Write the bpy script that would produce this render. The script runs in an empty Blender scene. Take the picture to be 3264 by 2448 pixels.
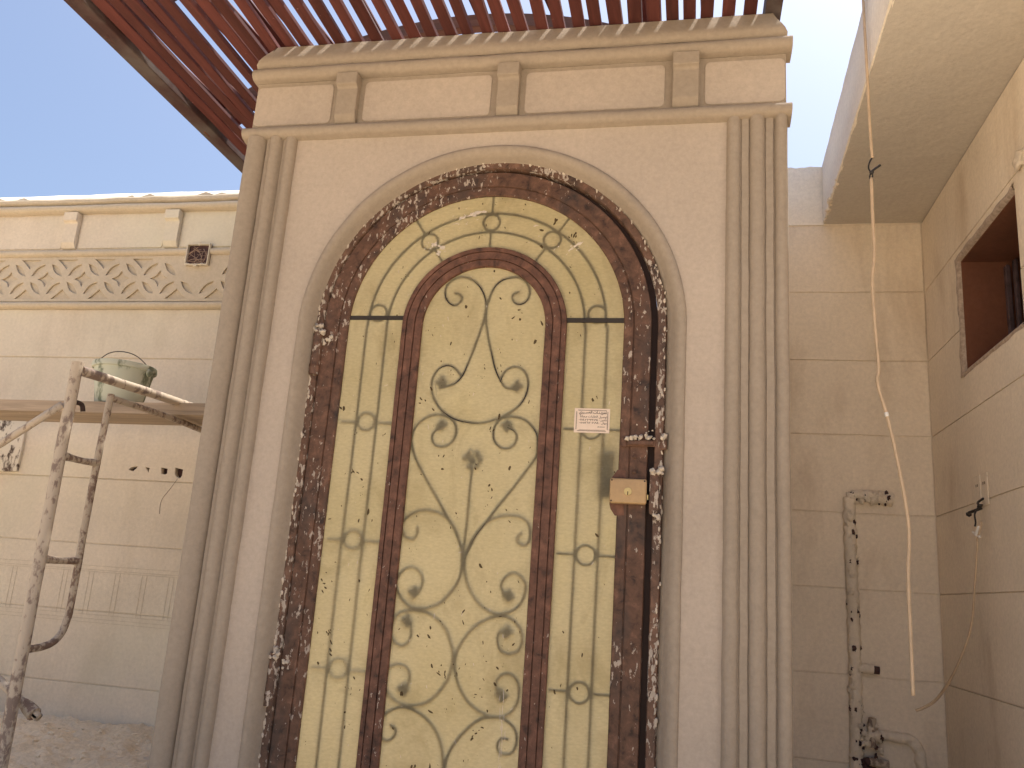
import bpy, bmesh, math, random
from mathutils import Vector, Matrix, noise
random.seed(11)
R = math.radians
C = bpy.context.scene.collection
sc = bpy.context.scene

# ------------------------------------------------------------------ camera, sky, sun, exposure
cam = bpy.data.objects.new('camera', bpy.data.cameras.new('camera'))
C.objects.link(cam)
cam.data.sensor_width = 36.0
cam.data.lens = 29.71
cam.data.clip_start = 0.05
cam.data.clip_end = 500
_r = Vector((0.9781511, 0.1960641, 0.06913243)); _u = Vector((-0.01892644, -0.24717254, 0.96878662)); _f = Vector((-0.20703191, 0.94892813, 0.2380613))
cam.matrix_world = Matrix(((_r.x, _u.x, -_f.x, 0.0), (_r.y, _u.y, -_f.y, -2.75), (_r.z, _u.z, -_f.z, 1.0), (0, 0, 0, 1)))
sc.camera = cam
SUN_EL, SUN_AZ = 69.0, 48.0            # azimuth from +Y towards +X: high, behind the gate and to the right
world = bpy.data.worlds.new('World'); sc.world = world; world.use_nodes = True
nt = world.node_tree
bg = nt.nodes['Background']
sky = nt.nodes.new('ShaderNodeTexSky'); sky.sky_type = 'NISHITA'; sky.sun_disc = False
sky.sun_elevation = R(SUN_EL); sky.sun_rotation = R(SUN_AZ)
sky.air_density = 1.0; sky.dust_density = 6.5; sky.ozone_density = 2.6; sky.altitude = 400
nt.links.new(sky.outputs[0], bg.inputs[0]); bg.inputs[1].default_value = 0.13
sun = bpy.data.objects.new('sun', bpy.data.lights.new('sun', 'SUN')); C.objects.link(sun)
sun.data.energy = 4.0; sun.data.angle = R(0.5); sun.data.color = (1.0, 0.94, 0.85)
_d = Vector((math.sin(R(SUN_AZ)) * math.cos(R(SUN_EL)), math.cos(R(SUN_AZ)) * math.cos(R(SUN_EL)), math.sin(R(SUN_EL))))
sun.rotation_euler = _d.to_track_quat('Z', 'Y').to_euler()
sun.location = (6, 6, 12)
vs = sc.view_settings
vs.view_transform = 'Standard'; vs.look = 'None'; vs.exposure = 0.86; vs.gamma = 1.0; vs.use_curve_mapping = False
sc.cycles.max_bounces = 8; sc.cycles.diffuse_bounces = 5; sc.cycles.use_denoising = True

# ------------------------------------------------------------------ materials
def nodes(name):
    m = bpy.data.materials.new(name); m.use_nodes = True
    t = m.node_tree; return m, t, t.nodes, t.links, t.nodes['Principled BSDF']
def N(n, typ, **kw):
    x = n.new(typ)
    for k, v in kw.items():
        if k in x.inputs.keys(): x.inputs[k].default_value = v
        else: setattr(x, k, v)
    return x
def coords(n, l, scale=(1, 1, 1), rnd=False):
    tc = n.new('ShaderNodeTexCoord'); mp = n.new('ShaderNodeMapping'); mp.inputs['Scale'].default_value = scale
    l.new(tc.outputs['Object'], mp.inputs[0])
    if rnd:
        oi = n.new('ShaderNodeObjectInfo'); sc_ = N(n, 'ShaderNodeVectorMath', operation='SCALE'); sc_.inputs[3].default_value = 7.0
        cb = n.new('ShaderNodeCombineXYZ')
        for i in range(3): l.new(oi.outputs['Random'], cb.inputs[i])
        l.new(cb.outputs[0], sc_.inputs[0]); l.new(sc_.outputs[0], mp.inputs['Location'])
    return mp.outputs[0]
def noise_tex(n, l, vec, scale, detail=4, rough=.55, dist=0):
    t = N(n, 'ShaderNodeTexNoise', Scale=scale, Detail=detail, Roughness=rough, Distortion=dist)
    l.new(vec, t.inputs['Vector']); return t.outputs['Fac']
def ramp(n, l, fac, stops, interp='LINEAR'):
    r = n.new('ShaderNodeValToRGB'); cr = r.color_ramp; cr.interpolation = interp
    while len(cr.elements) < len(stops): cr.elements.new(.5)
    for e, (p, c) in zip(cr.elements, stops):
        e.position = p; e.color = (c, c, c, 1) if isinstance(c, (int, float)) else tuple(c) + (1,)
    l.new(fac, r.inputs[0]); return r.outputs[0]
def mix(n, l, fac, a, b, mode='MIX'):
    x = n.new('ShaderNodeMix'); x.data_type = 'RGBA'; x.blend_type = mode
    for sock, v in ((x.inputs[0], fac), (x.inputs[6], a), (x.inputs[7], b)):
        if hasattr(v, 'node'): l.new(v, sock)
        elif isinstance(v, (int, float)): sock.default_value = v if sock == x.inputs[0] else (v, v, v, 1)
        else: sock.default_value = tuple(v) + (1,)
    return x.outputs[2]
def bump(n, l, h, strength, dist, bs, prev=None):
    b = N(n, 'ShaderNodeBump', Strength=strength, Distance=dist); l.new(h, b.inputs['Height'])
    if prev is not None: l.new(prev, b.inputs['Normal'])
    if bs is not None: l.new(b.outputs[0], bs.inputs['Normal'])
    return b.outputs[0]

def plaster(name, base, blotch=.10, stain=.0, stain_col=(.30, .22, .13), rough=.93, grain=.25, tint=(.45, .42, .33), tint_amt=0.0):
    m, t, n, l, bs = nodes(name)
    v = coords(n, l)
    a = noise_tex(n, l, v, 1.3, 5, .6)
    lo = tuple(c * (1 - blotch) for c in base); hi = tuple(min(1, c * (1 + blotch)) for c in base)
    col = ramp(n, l, a, [(.3, lo), (.7, hi)])
    g = noise_tex(n, l, v, 55, 4, .7)
    gr = ramp(n, l, g, [(.3, .90), (.7, 1.06)])
    col = mix(n, l, 1.0, col, gr, 'MULTIPLY')
    if tint_amt:
        b = noise_tex(n, l, v, .9, 3, .5, .6)
        col = mix(n, l, ramp(n, l, b, [(.46, 0.0), (.66, tint_amt)]), col, tint)
    if stain:
        v2 = coords(n, l, (1.6, 1.6, .5))
        s = noise_tex(n, l, v2, 2.2, 6, .65, .4)
        col = mix(n, l, ramp(n, l, s, [(.52, 0.0), (.75, stain)]), col, stain_col)
    # scattered small chips and knocks
    ch = noise_tex(n, l, v, 17, 3, .6)
    col = mix(n, l, ramp(n, l, ch, [(.765, 0.0), (.79, .45)]), col, tuple(c * .55 for c in base))
    l.new(col, bs.inputs['Base Color']); bs.inputs['Roughness'].default_value = rough
    bs.inputs['Specular IOR Level'].default_value = .2
    p = bump(n, l, noise_tex(n, l, v, 6, 4, .6), .35, .02, None)
    bump(n, l, noise_tex(n, l, v, 240, 4, .7), grain, .004, bs, p)
    return m

def painted_steel(name, base, flake_at=.66, flake_col=(.62, .55, .48), dark=(.034, .020, .015), rough=.5, stretch=(1, 1, .45), grey=0.0):
    m, t, n, l, bs = nodes(name)
    v = coords(n, l)
    a = noise_tex(n, l, v, 26, 6, .65, .4)
    col = ramp(n, l, a, [(.30, dark), (.45, base), (.56, tuple(c * 1.3 for c in base)), (.68, tuple(min(1, c * 1.9) for c in base))])
    if grey:
        w = noise_tex(n, l, coords(n, l, (3, 3, 1)), 3.0, 4, .6)
        col = mix(n, l, ramp(n, l, w, [(.50, 0.0), (.62, grey)]), col, (.035, .036, .035))
    vs_ = coords(n, l, stretch)
    big = noise_tex(n, l, v, 3.2, 3, .5)
    f = noise_tex(n, l, vs_, 75, 5, .62, .3)
    f2 = N(n, 'ShaderNodeMath', operation='MULTIPLY_ADD'); l.new(big, f2.inputs[0]); f2.inputs[1].default_value = .55; l.new(f, f2.inputs[2])
    thr = flake_at + .275
    mask = ramp(n, l, f2.outputs[0], [(thr, 0.0), (thr + .012, 1.0)])
    fc = mix(n, l, noise_tex(n, l, v, 90, 2), flake_col, tuple(c * .62 for c in flake_col))
    col = mix(n, l, mask, col, fc)
    l.new(col, bs.inputs['Base Color'])
    l.new(mix(n, l, mask, rough, .95), bs.inputs['Roughness']); bs.inputs['Specular IOR Level'].default_value = .28
    p = bump(n, l, mask, .6, .003, None)
    bump(n, l, a, .30, .003, bs, p)
    return m

def wood(name, base, along='y', var=.35, rough=.75, lightcol=None, dust=0.0):
    m, t, n, l, bs = nodes(name)
    s = {'x': (1.2, 22, 22), 'y': (22, 1.2, 22), 'z': (22, 22, 1.2)}[along]
    v = coords(n, l, s, True)
    a = noise_tex(n, l, v, 1.6, 6, .65, .8)
    col = ramp(n, l, a, [(.3, tuple(c * (1 - var) for c in base)), (.55, base), (.75, tuple(min(1, c * (1 + var)) for c in base))])
    oi = n.new('ShaderNodeObjectInfo')
    col = mix(n, l, 1.0, col, ramp(n, l, oi.outputs['Random'], [(0, .72), (1, 1.25)]), 'MULTIPLY')
    vb = coords(n, l, (1, 1, 1), True)
    k = noise_tex(n, l, vb, 38, 3, .6)
    col = mix(n, l, ramp(n, l, k, [(.72, 0.0), (.75, .7)]), col, lightcol or tuple(min(1, c * 2.2 + .1) for c in base))
    if dust:
        d = noise_tex(n, l, vb, 5, 4, .6)
        col = mix(n, l, ramp(n, l, d, [(.42, 0.0), (.62, dust)]), col, (.125, .105, .095))
    l.new(col, bs.inputs['Base Color']); bs.inputs['Roughness'].default_value = rough
    bs.inputs['Specular IOR Level'].default_value = .3
    bump(n, l, a, .35, .004, bs)
    return m

def spotty_tube(name, base, spot, at=.55, scale=30, rough=.8):
    m, t, n, l, bs = nodes(name)
    v = coords(n, l, (1, 1, .6))
    a = noise_tex(n, l, v, scale, 5, .62, .2)
    b = noise_tex(n, l, v, 5.0, 3, .5)
    s = N(n, 'ShaderNodeMath', operation='MULTIPLY_ADD'); l.new(b, s.inputs[0]); s.inputs[1].default_value = .6; l.new(a, s.inputs[2])
    col = ramp(n, l, s.outputs[0], [(at + .28, spot), (at + .33, tuple(.5 * x + .5 * y for x, y in zip(spot, base))), (at + .38, base)])
    l.new(col, bs.inputs['Base Color']); bs.inputs['Roughness'].default_value = rough
    bump(n, l, s.outputs[0], .5, .004, bs)
    return m

def plain(name, col, rough=.6, metal=0.0, var=.15, scale=40, bmp=.2):
    m, t, n, l, bs = nodes(name)
    v = coords(n, l)
    a = noise_tex(n, l, v, scale, 4, .6)
    l.new(ramp(n, l, a, [(.3, tuple(c * (1 - var) for c in col)), (.7, tuple(min(1, c * (1 + var)) for c in col))]), bs.inputs['Base Color'])
    bs.inputs['Roughness'].default_value = rough; bs.inputs['Metallic'].default_value = metal
    bump(n, l, a, bmp, .003, bs)
    return m

def fibreglass(name):
    m, t, n, l, bs = nodes(name)
    v = coords(n, l)
    big = noise_tex(n, l, v, 2.2, 4, .55)
    col = ramp(n, l, big, [(.3, (.52, .45, .245)), (.55, (.59, .52, .31)), (.75, (.62, .545, .295))])
    fib = noise_tex(n, l, coords(n, l, (60, 60, 140)), 1.0, 3, .6)
    col = mix(n, l, 1.0, col, ramp(n, l, fib, [(.3, .90), (.7, 1.06)]), 'MULTIPLY')
    dt = noise_tex(n, l, coords(n, l, (1.3, 1.3, .8)), 4.5, 6, .68, .6)
    col = mix(n, l, ramp(n, l, dt, [(.50, 0.0), (.68, .45)]), col, (.30, .235, .11))
    # plaster smears and paint drips on the sheet
    sm = noise_tex(n, l, coords(n, l, (1.6, 1.6, .5)), 11, 6, .7, 1.0)
    smask = ramp(n, l, sm, [(.70, 0.0), (.73, .75)])
    col2 = mix(n, l, smask, col, (.62, .55, .42))
    dif = N(n, 'ShaderNodeBsdfDiffuse', Roughness=.5); l.new(col2, dif.inputs['Color'])
    tr = n.new('ShaderNodeBsdfTranslucent'); l.new(mix(n, l, smask, col, (.25, .2, .12)), tr.inputs['Color'])
    mx = N(n, 'ShaderNodeMixShader'); mx.inputs[0].default_value = TRANSLUCENCY
    l.new(dif.outputs[0], mx.inputs[1]); l.new(tr.outputs[0], mx.inputs[2])
    gl = N(n, 'ShaderNodeBsdfGlossy', Roughness=.35); gl.inputs['Color'].default_value = (.9, .9, .9, 1)
    m2 = N(n, 'ShaderNodeMixShader'); m2.inputs[0].default_value = .03
    b = N(n, 'ShaderNodeBump', Strength=.3, Distance=.002); l.new(fib, b.inputs['Height'])
    l.new(b.outputs[0], dif.inputs['Normal']); l.new(b.outputs[0], gl.inputs['Normal'])
    l.new(mx.outputs[0], m2.inputs[1]); l.new(gl.outputs[0], m2.inputs[2])
    l.new(m2.outputs[0], n['Material Output'].inputs['Surface'])
    n.remove(bs)
    return m
TRANSLUCENCY = 0.78

def soil(name):
    m, t, n, l, bs = nodes(name)
    v = coords(n, l)
    a = noise_tex(n, l, v, 2.5, 8, .65); b = noise_tex(n, l, v, 60, 5, .7)
    col = ramp(n, l, a, [(.3, (.72, .58, .40)), (.7, (.82, .67, .48))])
    col = mix(n, l, 1.0, col, ramp(n, l, b, [(.3, .84), (.65, 1.08)]), 'MULTIPLY')
    l.new(col, bs.inputs['Base Color']); bs.inputs['Roughness'].default_value = 1.0; bs.inputs['Specular IOR Level'].default_value = .1
    bump(n, l, b, .6, .012, bs)
    return m

WALL = (.472, .394, .318); TAN = (.352, .290, .224)
MAT = dict(
    wall=plaster('smooth_cream_plaster', WALL),
    tan=plaster('tan_moulding_plaster', TAN, .08, grain=.35),
    tan_back=plaster('ochre_moulding_plaster', (.53, .448, .335), .08, .12, grain=.35),
    wall_back=plaster('stained_cream_plaster', (.655, .562, .44), .10, .22, tint=(.60, .58, .43), tint_amt=.4),
    wall_house=plaster('house_plaster', (.82, .715, .575), .10, .45, (.40, .27, .15)),
    white=plaster('brightened_plaster', (.90, .82, .69), .05, .06),  # paler plaster: sky glow and sunshine put into the colour
    rough=plaster('crumbling_mortar', (.82, .72, .58), .2, .5, (.30, .19, .12), grain=.9),
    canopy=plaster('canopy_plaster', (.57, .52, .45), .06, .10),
    jamb=painted_steel('flaking_brown_steel', (.118, .066, .044), .575, flake_col=(.54, .46, .38), rough=.6, grey=.3),
    stile=painted_steel('spattered_brown_steel', (.100, .052, .033), .635, flake_col=(.52, .43, .35), rough=.6, grey=.4),
    inner=painted_steel('brown_enamel_steel', (.112, .053, .034), .685, flake_col=(.55, .45, .36), rough=.6),
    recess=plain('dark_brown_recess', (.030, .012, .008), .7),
    iron=plain('dark_wrought_iron', (.035, .026, .018), .6, .2),
    sheet=fibreglass('yellow_fibreglass'),
    mud=plain('dried_mud', (.085, .055, .022), .9),
    lock=plain('tan_painted_lock', (.42, .275, .135), .5, 0, .10, 60),
    brass=plain('worn_brass', (.62, .46, .20), .35, .7),
    paper=plain('cream_paper', (.74, .60, .48), .8, 0, .05, 20, .05),
    ink=plain('dark_ink', (.05, .035, .03), .8, 0, .05),
    slat=wood('red_stained_slat', (.115, .034, .028), 'y', .3),
    rib=wood('weathered_rib', (.19, .095, .065), 'x', .35, dust=.4),
    beam=wood('dusty_red_beam', (.085, .042, .038), 'y', .3, dust=.75),
    plank=wood('dusty_plank', (.33, .25, .175), 'x', .35),
    tube=spotty_tube('mortar_splashed_tube', (.48, .395, .30), (.22, .16, .125), .42, 38),
    tube2=spotty_tube('rusty_tube', (.44, .36, .27), (.19, .125, .09), .43, 50),
    bucket=spotty_tube('dirty_green_white_plastic', (.50, .51, .41), (.17, .19, .13), .43, 14),
    wire=plain('thin_steel_wire', (.06, .05, .04), .5, .5),
    cable=plain('dusty_white_cable', (.56, .42, .28), .6, 0, .12, 30),
    white_plastic=plain('white_plastic', (.80, .77, .72), .5, 0, .04),
    black=plain('black_insulation', (.02, .017, .016), .5),
    lump=plaster('dried_plaster', (.66, .57, .46), .15, grain=.9),
    box=plain('maroon_box', (.055, .022, .020), .7, 0, .4, 25),
    straw=plain('dry_straw', (.36, .25, .18), .8, 0, .3, 20),
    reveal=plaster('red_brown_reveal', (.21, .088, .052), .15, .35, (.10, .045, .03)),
    shutter=plain('grey_violet_board', (.085, .055, .06), .6, 0, .4, 25),
    pale_edge=plain('chipped_pale_edge', (.42, .33, .26), .9, 0, .3, 60, .6),
    tile=spotty_tube('mould_spotted_panel', (.62, .55, .44), (.08, .05, .035), .36, 28),
    soil=soil('pale_dirt'),
    stone=plain('pale_rubble', (.76, .62, .44), .95, 0, .2, 25, .8),
    pvc=plain('dusty_pipe', (.55, .43, .31), .8, 0, .15, 15),
)

# ------------------------------------------------------------------ mesh helpers (world metres; parts share their thing's origin)
def add_obj(name, me, mat, parent=None, loc=None):
    o = bpy.data.objects.new(name, me); C.objects.link(o)
    if mat is not None: me.materials.clear(); me.materials.append(MAT[mat])
    if parent is not None: o.parent = parent
    if loc is not None: o.location = loc
    return o
def org(parent):
    p, v = parent, Vector((0, 0, 0))
    while p is not None: v += p.location; p = p.parent
    return v
def finish(name, bm, mat, parent=None, smooth=False, kind=None, angle=None):
    off = org(parent)
    bmesh.ops.recalc_face_normals(bm, faces=bm.faces)
    bmesh.ops.translate(bm, vec=-off, verts=bm.verts)
    me = bpy.data.meshes.new(name); bm.to_mesh(me); bm.free()
    if smooth:
        me.polygons.foreach_set('use_smooth', [True] * len(me.polygons))
        if angle: me.set_sharp_from_angle(angle=R(angle))
    o = add_obj(name, me, mat, parent)
    if kind: o['kind'] = kind
    return o
def thing(name, label, cat, loc, group=None):
    o = bpy.data.objects.new(name, None); C.objects.link(o); o.location = loc; o.empty_display_size = .1
    o['label'] = label; o['category'] = cat
    if group: o['group'] = group
    return o
def box(bm, x0, x1, y0, y1, z0, z1, bev=0.0, seg=1):
    vs_ = [bm.verts.new((x, y, z)) for z in (z0, z1) for y in (y0, y1) for x in (x0, x1)]
    fs = [bm.faces.new([vs_[i] for i in f]) for f in ((0, 2, 3, 1), (4, 5, 7, 6), (0, 1, 5, 4), (2, 6, 7, 3), (0, 4, 6, 2), (1, 3, 7, 5))]
    if bev:
        es = list({e for f in fs for e in f.edges})
        bmesh.ops.bevel(bm, geom=es, offset=bev, segments=seg, affect='EDGES', profile=.5)
    return bm
def B(*a, **k): return box(bmesh.new(), *a, **k)
def wob(p, amp, f=9.0):
    return Vector((noise.noise(p * f + Vector((3, 0, 0))), noise.noise(p * f + Vector((0, 7, 0))), noise.noise(p * f + Vector((0, 0, 5))))) * amp
def sweep(frames, profile, closed=True, caps=True, bm=None, amp=0.0, f=9.0):
    """frames: list of functions (a, b) -> point; profile: list of (a, b)"""
    bm = bm or bmesh.new(); rows = []
    for fr in frames:
        row = []
        for a, b in profile:
            p = Vector(fr(a, b))
            if amp: p += wob(p, amp, f)
            row.append(bm.verts.new(p))
        rows.append(row)
    n_ = len(profile); m_ = n_ if closed else n_ - 1
    for i in range(len(rows) - 1):
        for j in range(m_):
            bm.faces.new((rows[i][j], rows[i][(j + 1) % n_], rows[i + 1][(j + 1) % n_], rows[i + 1][j]))
    if caps and closed:
        bm.faces.new(rows[0][::-1]); bm.faces.new(rows[-1])
    return bm
def lin(a, b, step):
    k = max(1, int(math.ceil(abs(b - a) / step))); return [a + (b - a) * i / k for i in range(k + 1)]
def sweep_x(profile, x0, x1, step=.05, amp=.0012, bm=None):      # profile (y, z)
    return sweep([(lambda a, b, x=x: (x, a, b)) for x in lin(x0, x1, step)], profile, bm=bm, amp=amp)
def sweep_z(profile, z0, z1, step=.05, amp=.0012, bm=None):      # profile (x, y)
    return sweep([(lambda a, b, z=z: (a, b, z)) for z in lin(z0, z1, step)], profile, bm=bm, amp=amp)
def arch_frames(cx, cz, zb, seg=48, step=.06):                   # profile (radius, y) round an arched opening
    fr = [(lambda a, b, z=z: (cx - a, b, z)) for z in lin(zb, cz, step)[:-1]]
    for i in range(seg + 1):
        t = math.pi - math.pi * i / seg
        fr.append(lambda a, b, t=t: (cx + a * math.cos(t), b, cz + a * math.sin(t)))
    fr += [(lambda a, b, z=z: (cx + a, b, z)) for z in lin(cz, zb, step)[1:]]
    return fr
def smooth_path(pts, sub=4):
    P = [Vector(p) for p in pts]; out = []
    for i in range(len(P) - 1):
        p0 = P[max(0, i - 1)]; p1 = P[i]; p2 = P[i + 1]; p3 = P[min(len(P) - 1, i + 2)]
        for k in range(sub):
            t = k / sub
            out.append(.5 * ((2 * p1) + (p2 - p0) * t + (2 * p0 - 5 * p1 + 4 * p2 - p3) * t * t + (3 * p1 - p0 - 3 * p2 + p3) * t ** 3))
    out.append(P[-1]); return out
def tube(pts, r, seg=8, sub=4, bm=None, caps=True, lump=0.0, lf=30.0, closed=False):
    """round tube along a smooth path; r may be a list with one radius per control point"""
    bm = bm or bmesh.new()
    if closed: pts = list(pts) + [pts[0]]
    P = smooth_path(pts, sub) if sub > 1 else [Vector(p) for p in pts]
    if isinstance(r, (list, tuple)):
        rr = [r[min(len(r) - 1, i // sub)] * (1 - (i % sub) / sub) + r[min(len(r) - 1, i // sub + 1)] * ((i % sub) / sub) for i in range(len(P))]
    else: rr = [r] * len(P)
    rows = []; up = None
    for i, p in enumerate(P):
        d = (P[min(len(P) - 1, i + 1)] - P[max(0, i - 1)]).normalized()
        if up is None:
            up = Vector((0, 1, 0)) if abs(d.y) < .9 else Vector((1, 0, 0))
        s = d.cross(up).normalized(); up = s.cross(d).normalized()
        row = []
        for j in range(seg):
            a = 2 * math.pi * j / seg
            q = p + (s * math.cos(a) + up * math.sin(a)) * rr[i]
            if lump: q += (s * math.cos(a) + up * math.sin(a)) * noise.noise(q * lf) * lump
            row.append(bm.verts.new(q))
        rows.append(row)
    for i in range(len(rows) - 1):
        for j in range(seg): bm.faces.new((rows[i][j], rows[i][(j + 1) % seg], rows[i + 1][(j + 1) % seg], rows[i + 1][j]))
    if caps and not closed: bm.faces.new(rows[0][::-1]); bm.faces.new(rows[-1])
    return bm
def prism_xz(pts, y0, y1, bev=0.0):      # polygon in the xz plane, thick along y
    bm = bmesh.new()
    a = [bm.verts.new((x, y0, z)) for x, z in pts]; b = [bm.verts.new((x, y1, z)) for x, z in pts]
    k = len(pts); bm.faces.new(a); bm.faces.new(b[::-1])
    for i in range(k): bm.faces.new((a[i], b[i], b[(i + 1) % k], a[(i + 1) % k]))
    if bev:
        bmesh.ops.recalc_face_normals(bm, faces=bm.faces)
        es = [e for e in bm.edges if abs(e.verts[0].co.y - y0) < 1e-6 and abs(e.verts[1].co.y - y0) < 1e-6]
        bmesh.ops.bevel(bm, geom=es, offset=bev, segments=2, affect='EDGES', profile=.5)
    return bm
def prism_yz(pts, x0, x1):
    bm = bmesh.new()
    a = [bm.verts.new((x0, y, z)) for y, z in pts]; b = [bm.verts.new((x1, y, z)) for y, z in pts]
    k = len(pts); bm.faces.new(a); bm.faces.new(b[::-1])
    for i in range(k): bm.faces.new((a[i], b[i], b[(i + 1) % k], a[(i + 1) % k]))
    return bm
def plate_holes(outer, holes, y_front, thick, bevel=.002):
    """flat plate in the xz plane with holes cut through it (2D curve fill)"""
    cu = bpy.data.curves.new('tmp', 'CURVE'); cu.dimensions = '2D'; cu.fill_mode = 'BOTH'
    cu.extrude = thick / 2 - bevel; cu.bevel_depth = bevel; cu.bevel_resolution = 1; cu.offset = -bevel
    for pl in [outer] + holes:
        s = cu.splines.new('POLY'); s.points.add(len(pl) - 1); s.use_cyclic_u = True
        for p, (x, z) in zip(s.points, pl): p.co = (x, z, 0, 1)
    o = bpy.data.objects.new('tmp', cu); C.objects.link(o)
    me = bpy.data.meshes.new_from_object(o.evaluated_get(bpy.context.evaluated_depsgraph_get()))
    bpy.data.objects.remove(o); bpy.data.curves.remove(cu)
    bm = bmesh.new(); bm.from_mesh(me); bpy.data.meshes.remove(me)
    for v in bm.verts: v.co = Vector((v.co.x, y_front + thick / 2 - v.co.z, v.co.y))
    return bm
def ring_prof(cy, cz, r, n_=10, a0=0, a1=360):
    return [(cy + r * math.cos(R(a0 + (a1 - a0) * i / n_)), cz + r * math.sin(R(a0 + (a1 - a0) * i / n_))) for i in range(n_)]
def blob(bm, c, r, sub=2, amp=.35, squash=(1, 1, 1)):
    ret = bmesh.ops.create_icosphere(bm, subdivisions=sub, radius=1.0)
    for v in ret['verts']:
        d = v.co.copy(); k = 1 + amp * noise.noise(d * 1.7 + Vector(c) * 31)
        v.co = Vector((c[0] + d.x * r * k * squash[0], c[1] + d.y * r * k * squash[1], c[2] + d.z * r * k * squash[2]))
    return bm

# ------------------------------------------------------------------ ground
bm = bmesh.new()
for x0, x1, y0, y1 in ((-80, 80, -80, 80),):
    gx = [-80, -30, -12, -6, -3, 0, 3, 6, 12, 30, 80]
    g = [[bm.verts.new((x, y, 0)) for x in gx] for y in gx]
    for i in range(len(gx) - 1):
        for j in range(len(gx) - 1): bm.faces.new((g[i][j], g[i][j + 1], g[i + 1][j + 1], g[i + 1][j]))
o = finish('ground', bm, 'soil'); o['kind'] = 'structure'
# loose dirt piled against the boundary wall, left of the gate
def heap_h(x, y):
    t = max(0.0, min(1.0, (y + .35) / 1.75)); h = .20 * t * t * (3 - 2 * t)
    e = max(0.0, min(1.0, (x + 5.6) / 1.0)); h *= e * e * (3 - 2 * e)
    p = Vector((x, y, 0))
    h += .030 * noise.fractal(p * 2.1, 1.0, 2.0, 3) + .016 * noise.fractal(p * 9 + Vector((4, 1, 0)), .9, 2.1, 4)
    c = noise.noise(p * 21 + Vector((9, 2, 1))); h += .020 * max(0, c - .15) + .007 * noise.noise(p * 60)
    return h - .012
bm = bmesh.new(); nx, ny = 330, 190
vv = [[None] * (nx + 1) for _ in range(ny + 1)]
for j in range(ny + 1):
    for i in range(nx + 1):
        x = -5.4 + 3.62 * i / nx; y = -.75 + 2.24 * j / ny
        e = min(1, min(i, nx - i + 60) / 30, j / 20)
        vv[j][i] = bm.verts.new((x, y, heap_h(x, y) * e - .01 * (1 - e)))
for j in range(ny):
    for i in range(nx): bm.faces.new((vv[j][i], vv[j][i + 1], vv[j + 1][i + 1], vv[j + 1][i]))
o = finish('dirt_heap', bm, 'soil', smooth=True, kind='stuff')
o['label'] = 'pale loose dirt piled against the foot of the boundary wall'; o['category'] = 'dirt'
bm = bmesh.new()
for _ in range(420):
    x = random.uniform(-3.6, -1.85); y = random.uniform(.35, 1.42); r_ = random.choice((.004, .005, .006, .008, .012)) * random.uniform(.7, 1.3)
    if random.random() < .04: r_ *= 1.8
    blob(bm, (x, y, heap_h(x, y) + r_ * .1), r_, 1, .9, (1.3, 1, .6))
o = finish('rubble', bm, 'stone', kind='stuff'); o['label'] = 'small stones and mortar crumbs scattered over the dirt heap'; o['category'] = 'rubble'
hp = thing('buried_pipe', 'dusty plastic pipe half buried in the dirt beside the gate wall', 'pipe', (-2.2, 1.02, .13))
bmp_ = tube([(-2.75, .86, .075), (-2.45, .96, .120), (-2.15, 1.03, .150), (-1.8, 1.10, .165)], .036, 14, 4, lump=.004)
finish('pipe_body', bmp_, 'pvc', hp, True)
finish('pipe_mouth', tube([(-2.78, .853, .072), (-2.745, .862, .076)], .043, 14, 1), 'pvc', hp, True, angle=40)

# ------------------------------------------------------------------ gate wall (portal) with its mouldings
GX0, GX1, GCX, GCZ = -1.735, .308, -.72, 1.90
gw = thing('gate_wall', 'cream plastered portal wall with fluted sides round the arched brown gate', 'wall', (-.72, 0, 0))
pts = [(GX0, 0), (GX0, 3.0), (GX1, 3.0), (GX1, 0)]
arc = [(GCX + .70, 0)] + [(GCX + .70 * math.cos(R(a)), GCZ + .70 * math.sin(R(a))) for a in range(0, 181, 4)] + [(GCX - .70, 0)]
finish('wall_face', prism_xz(pts + arc, 0, .20), 'wall', gw)
bm = box(bmesh.new(), GX0 + .004, GX0 + .16, .203, 1.447, 0, 3.0); box(bm, GX1 - .16, GX1 - .004, .203, 1.447, 0, 3.0)
finish('side_wall', bm, 'wall', gw)
finish('sun_block_slab', B(GX0 + .163, GX1 - .163, .203, 1.30, 2.72, 2.86), 'wall', gw)  # unseen slab added to keep sun stripes off the gate's back
# rounded plaster moulding running round the opening, sloping in to the gate frame
prof = [(.703, -.0015), (.698, -.010), (.688, -.0135), (.678, -.011), (.668, -.003), (.660, .010), (.653, .026), (.648, .038), (.634, .050), (.634, .105), (.703, .105)]
finish('arch_moulding', sweep(arch_frames(GCX, GCZ, 0, 64, .05), prof, amp=.0016), 'tan', gw, True, angle=50)
# fluted pilasters
def reed(xc, hw, h, y0, n_=8): return [(xc - hw * math.cos(math.pi * i / n_), y0 - h * math.sin(math.pi * i / n_)) for i in range(n_ + 1)]
pl = [(-1.7395, .06), (-1.7395, -.004)] + reed(-1.697, .0405, .040, -.004) + [(-1.652, -.009), (-1.650, -.015), (-1.637, -.016)] + reed(-1.612, .023, .021, -.013) + [(-1.584, -.005), (-1.582, -.010), (-1.572, -.011)] + reed(-1.550, .021, .017, -.008) + [(-1.526, .006)]
finish('fluted_pilaster', sweep_z(pl, 0, 2.664, .06, .0018), 'tan', gw, True, angle=42)
pr_ = [(.1045, .006), (.108, -.006)] + reed(.131, .0215, .019, -.008) + [(.157, -.007), (.158, -.012), (.181, -.012), (.183, -.007)] + reed(.209, .0245, .022, -.008) + [(.237, -.007), (.238, -.012), (.262, -.012), (.264, -.006)] + reed(.289, .0215, .024, -.006) + [(.3125, .06)]
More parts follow.
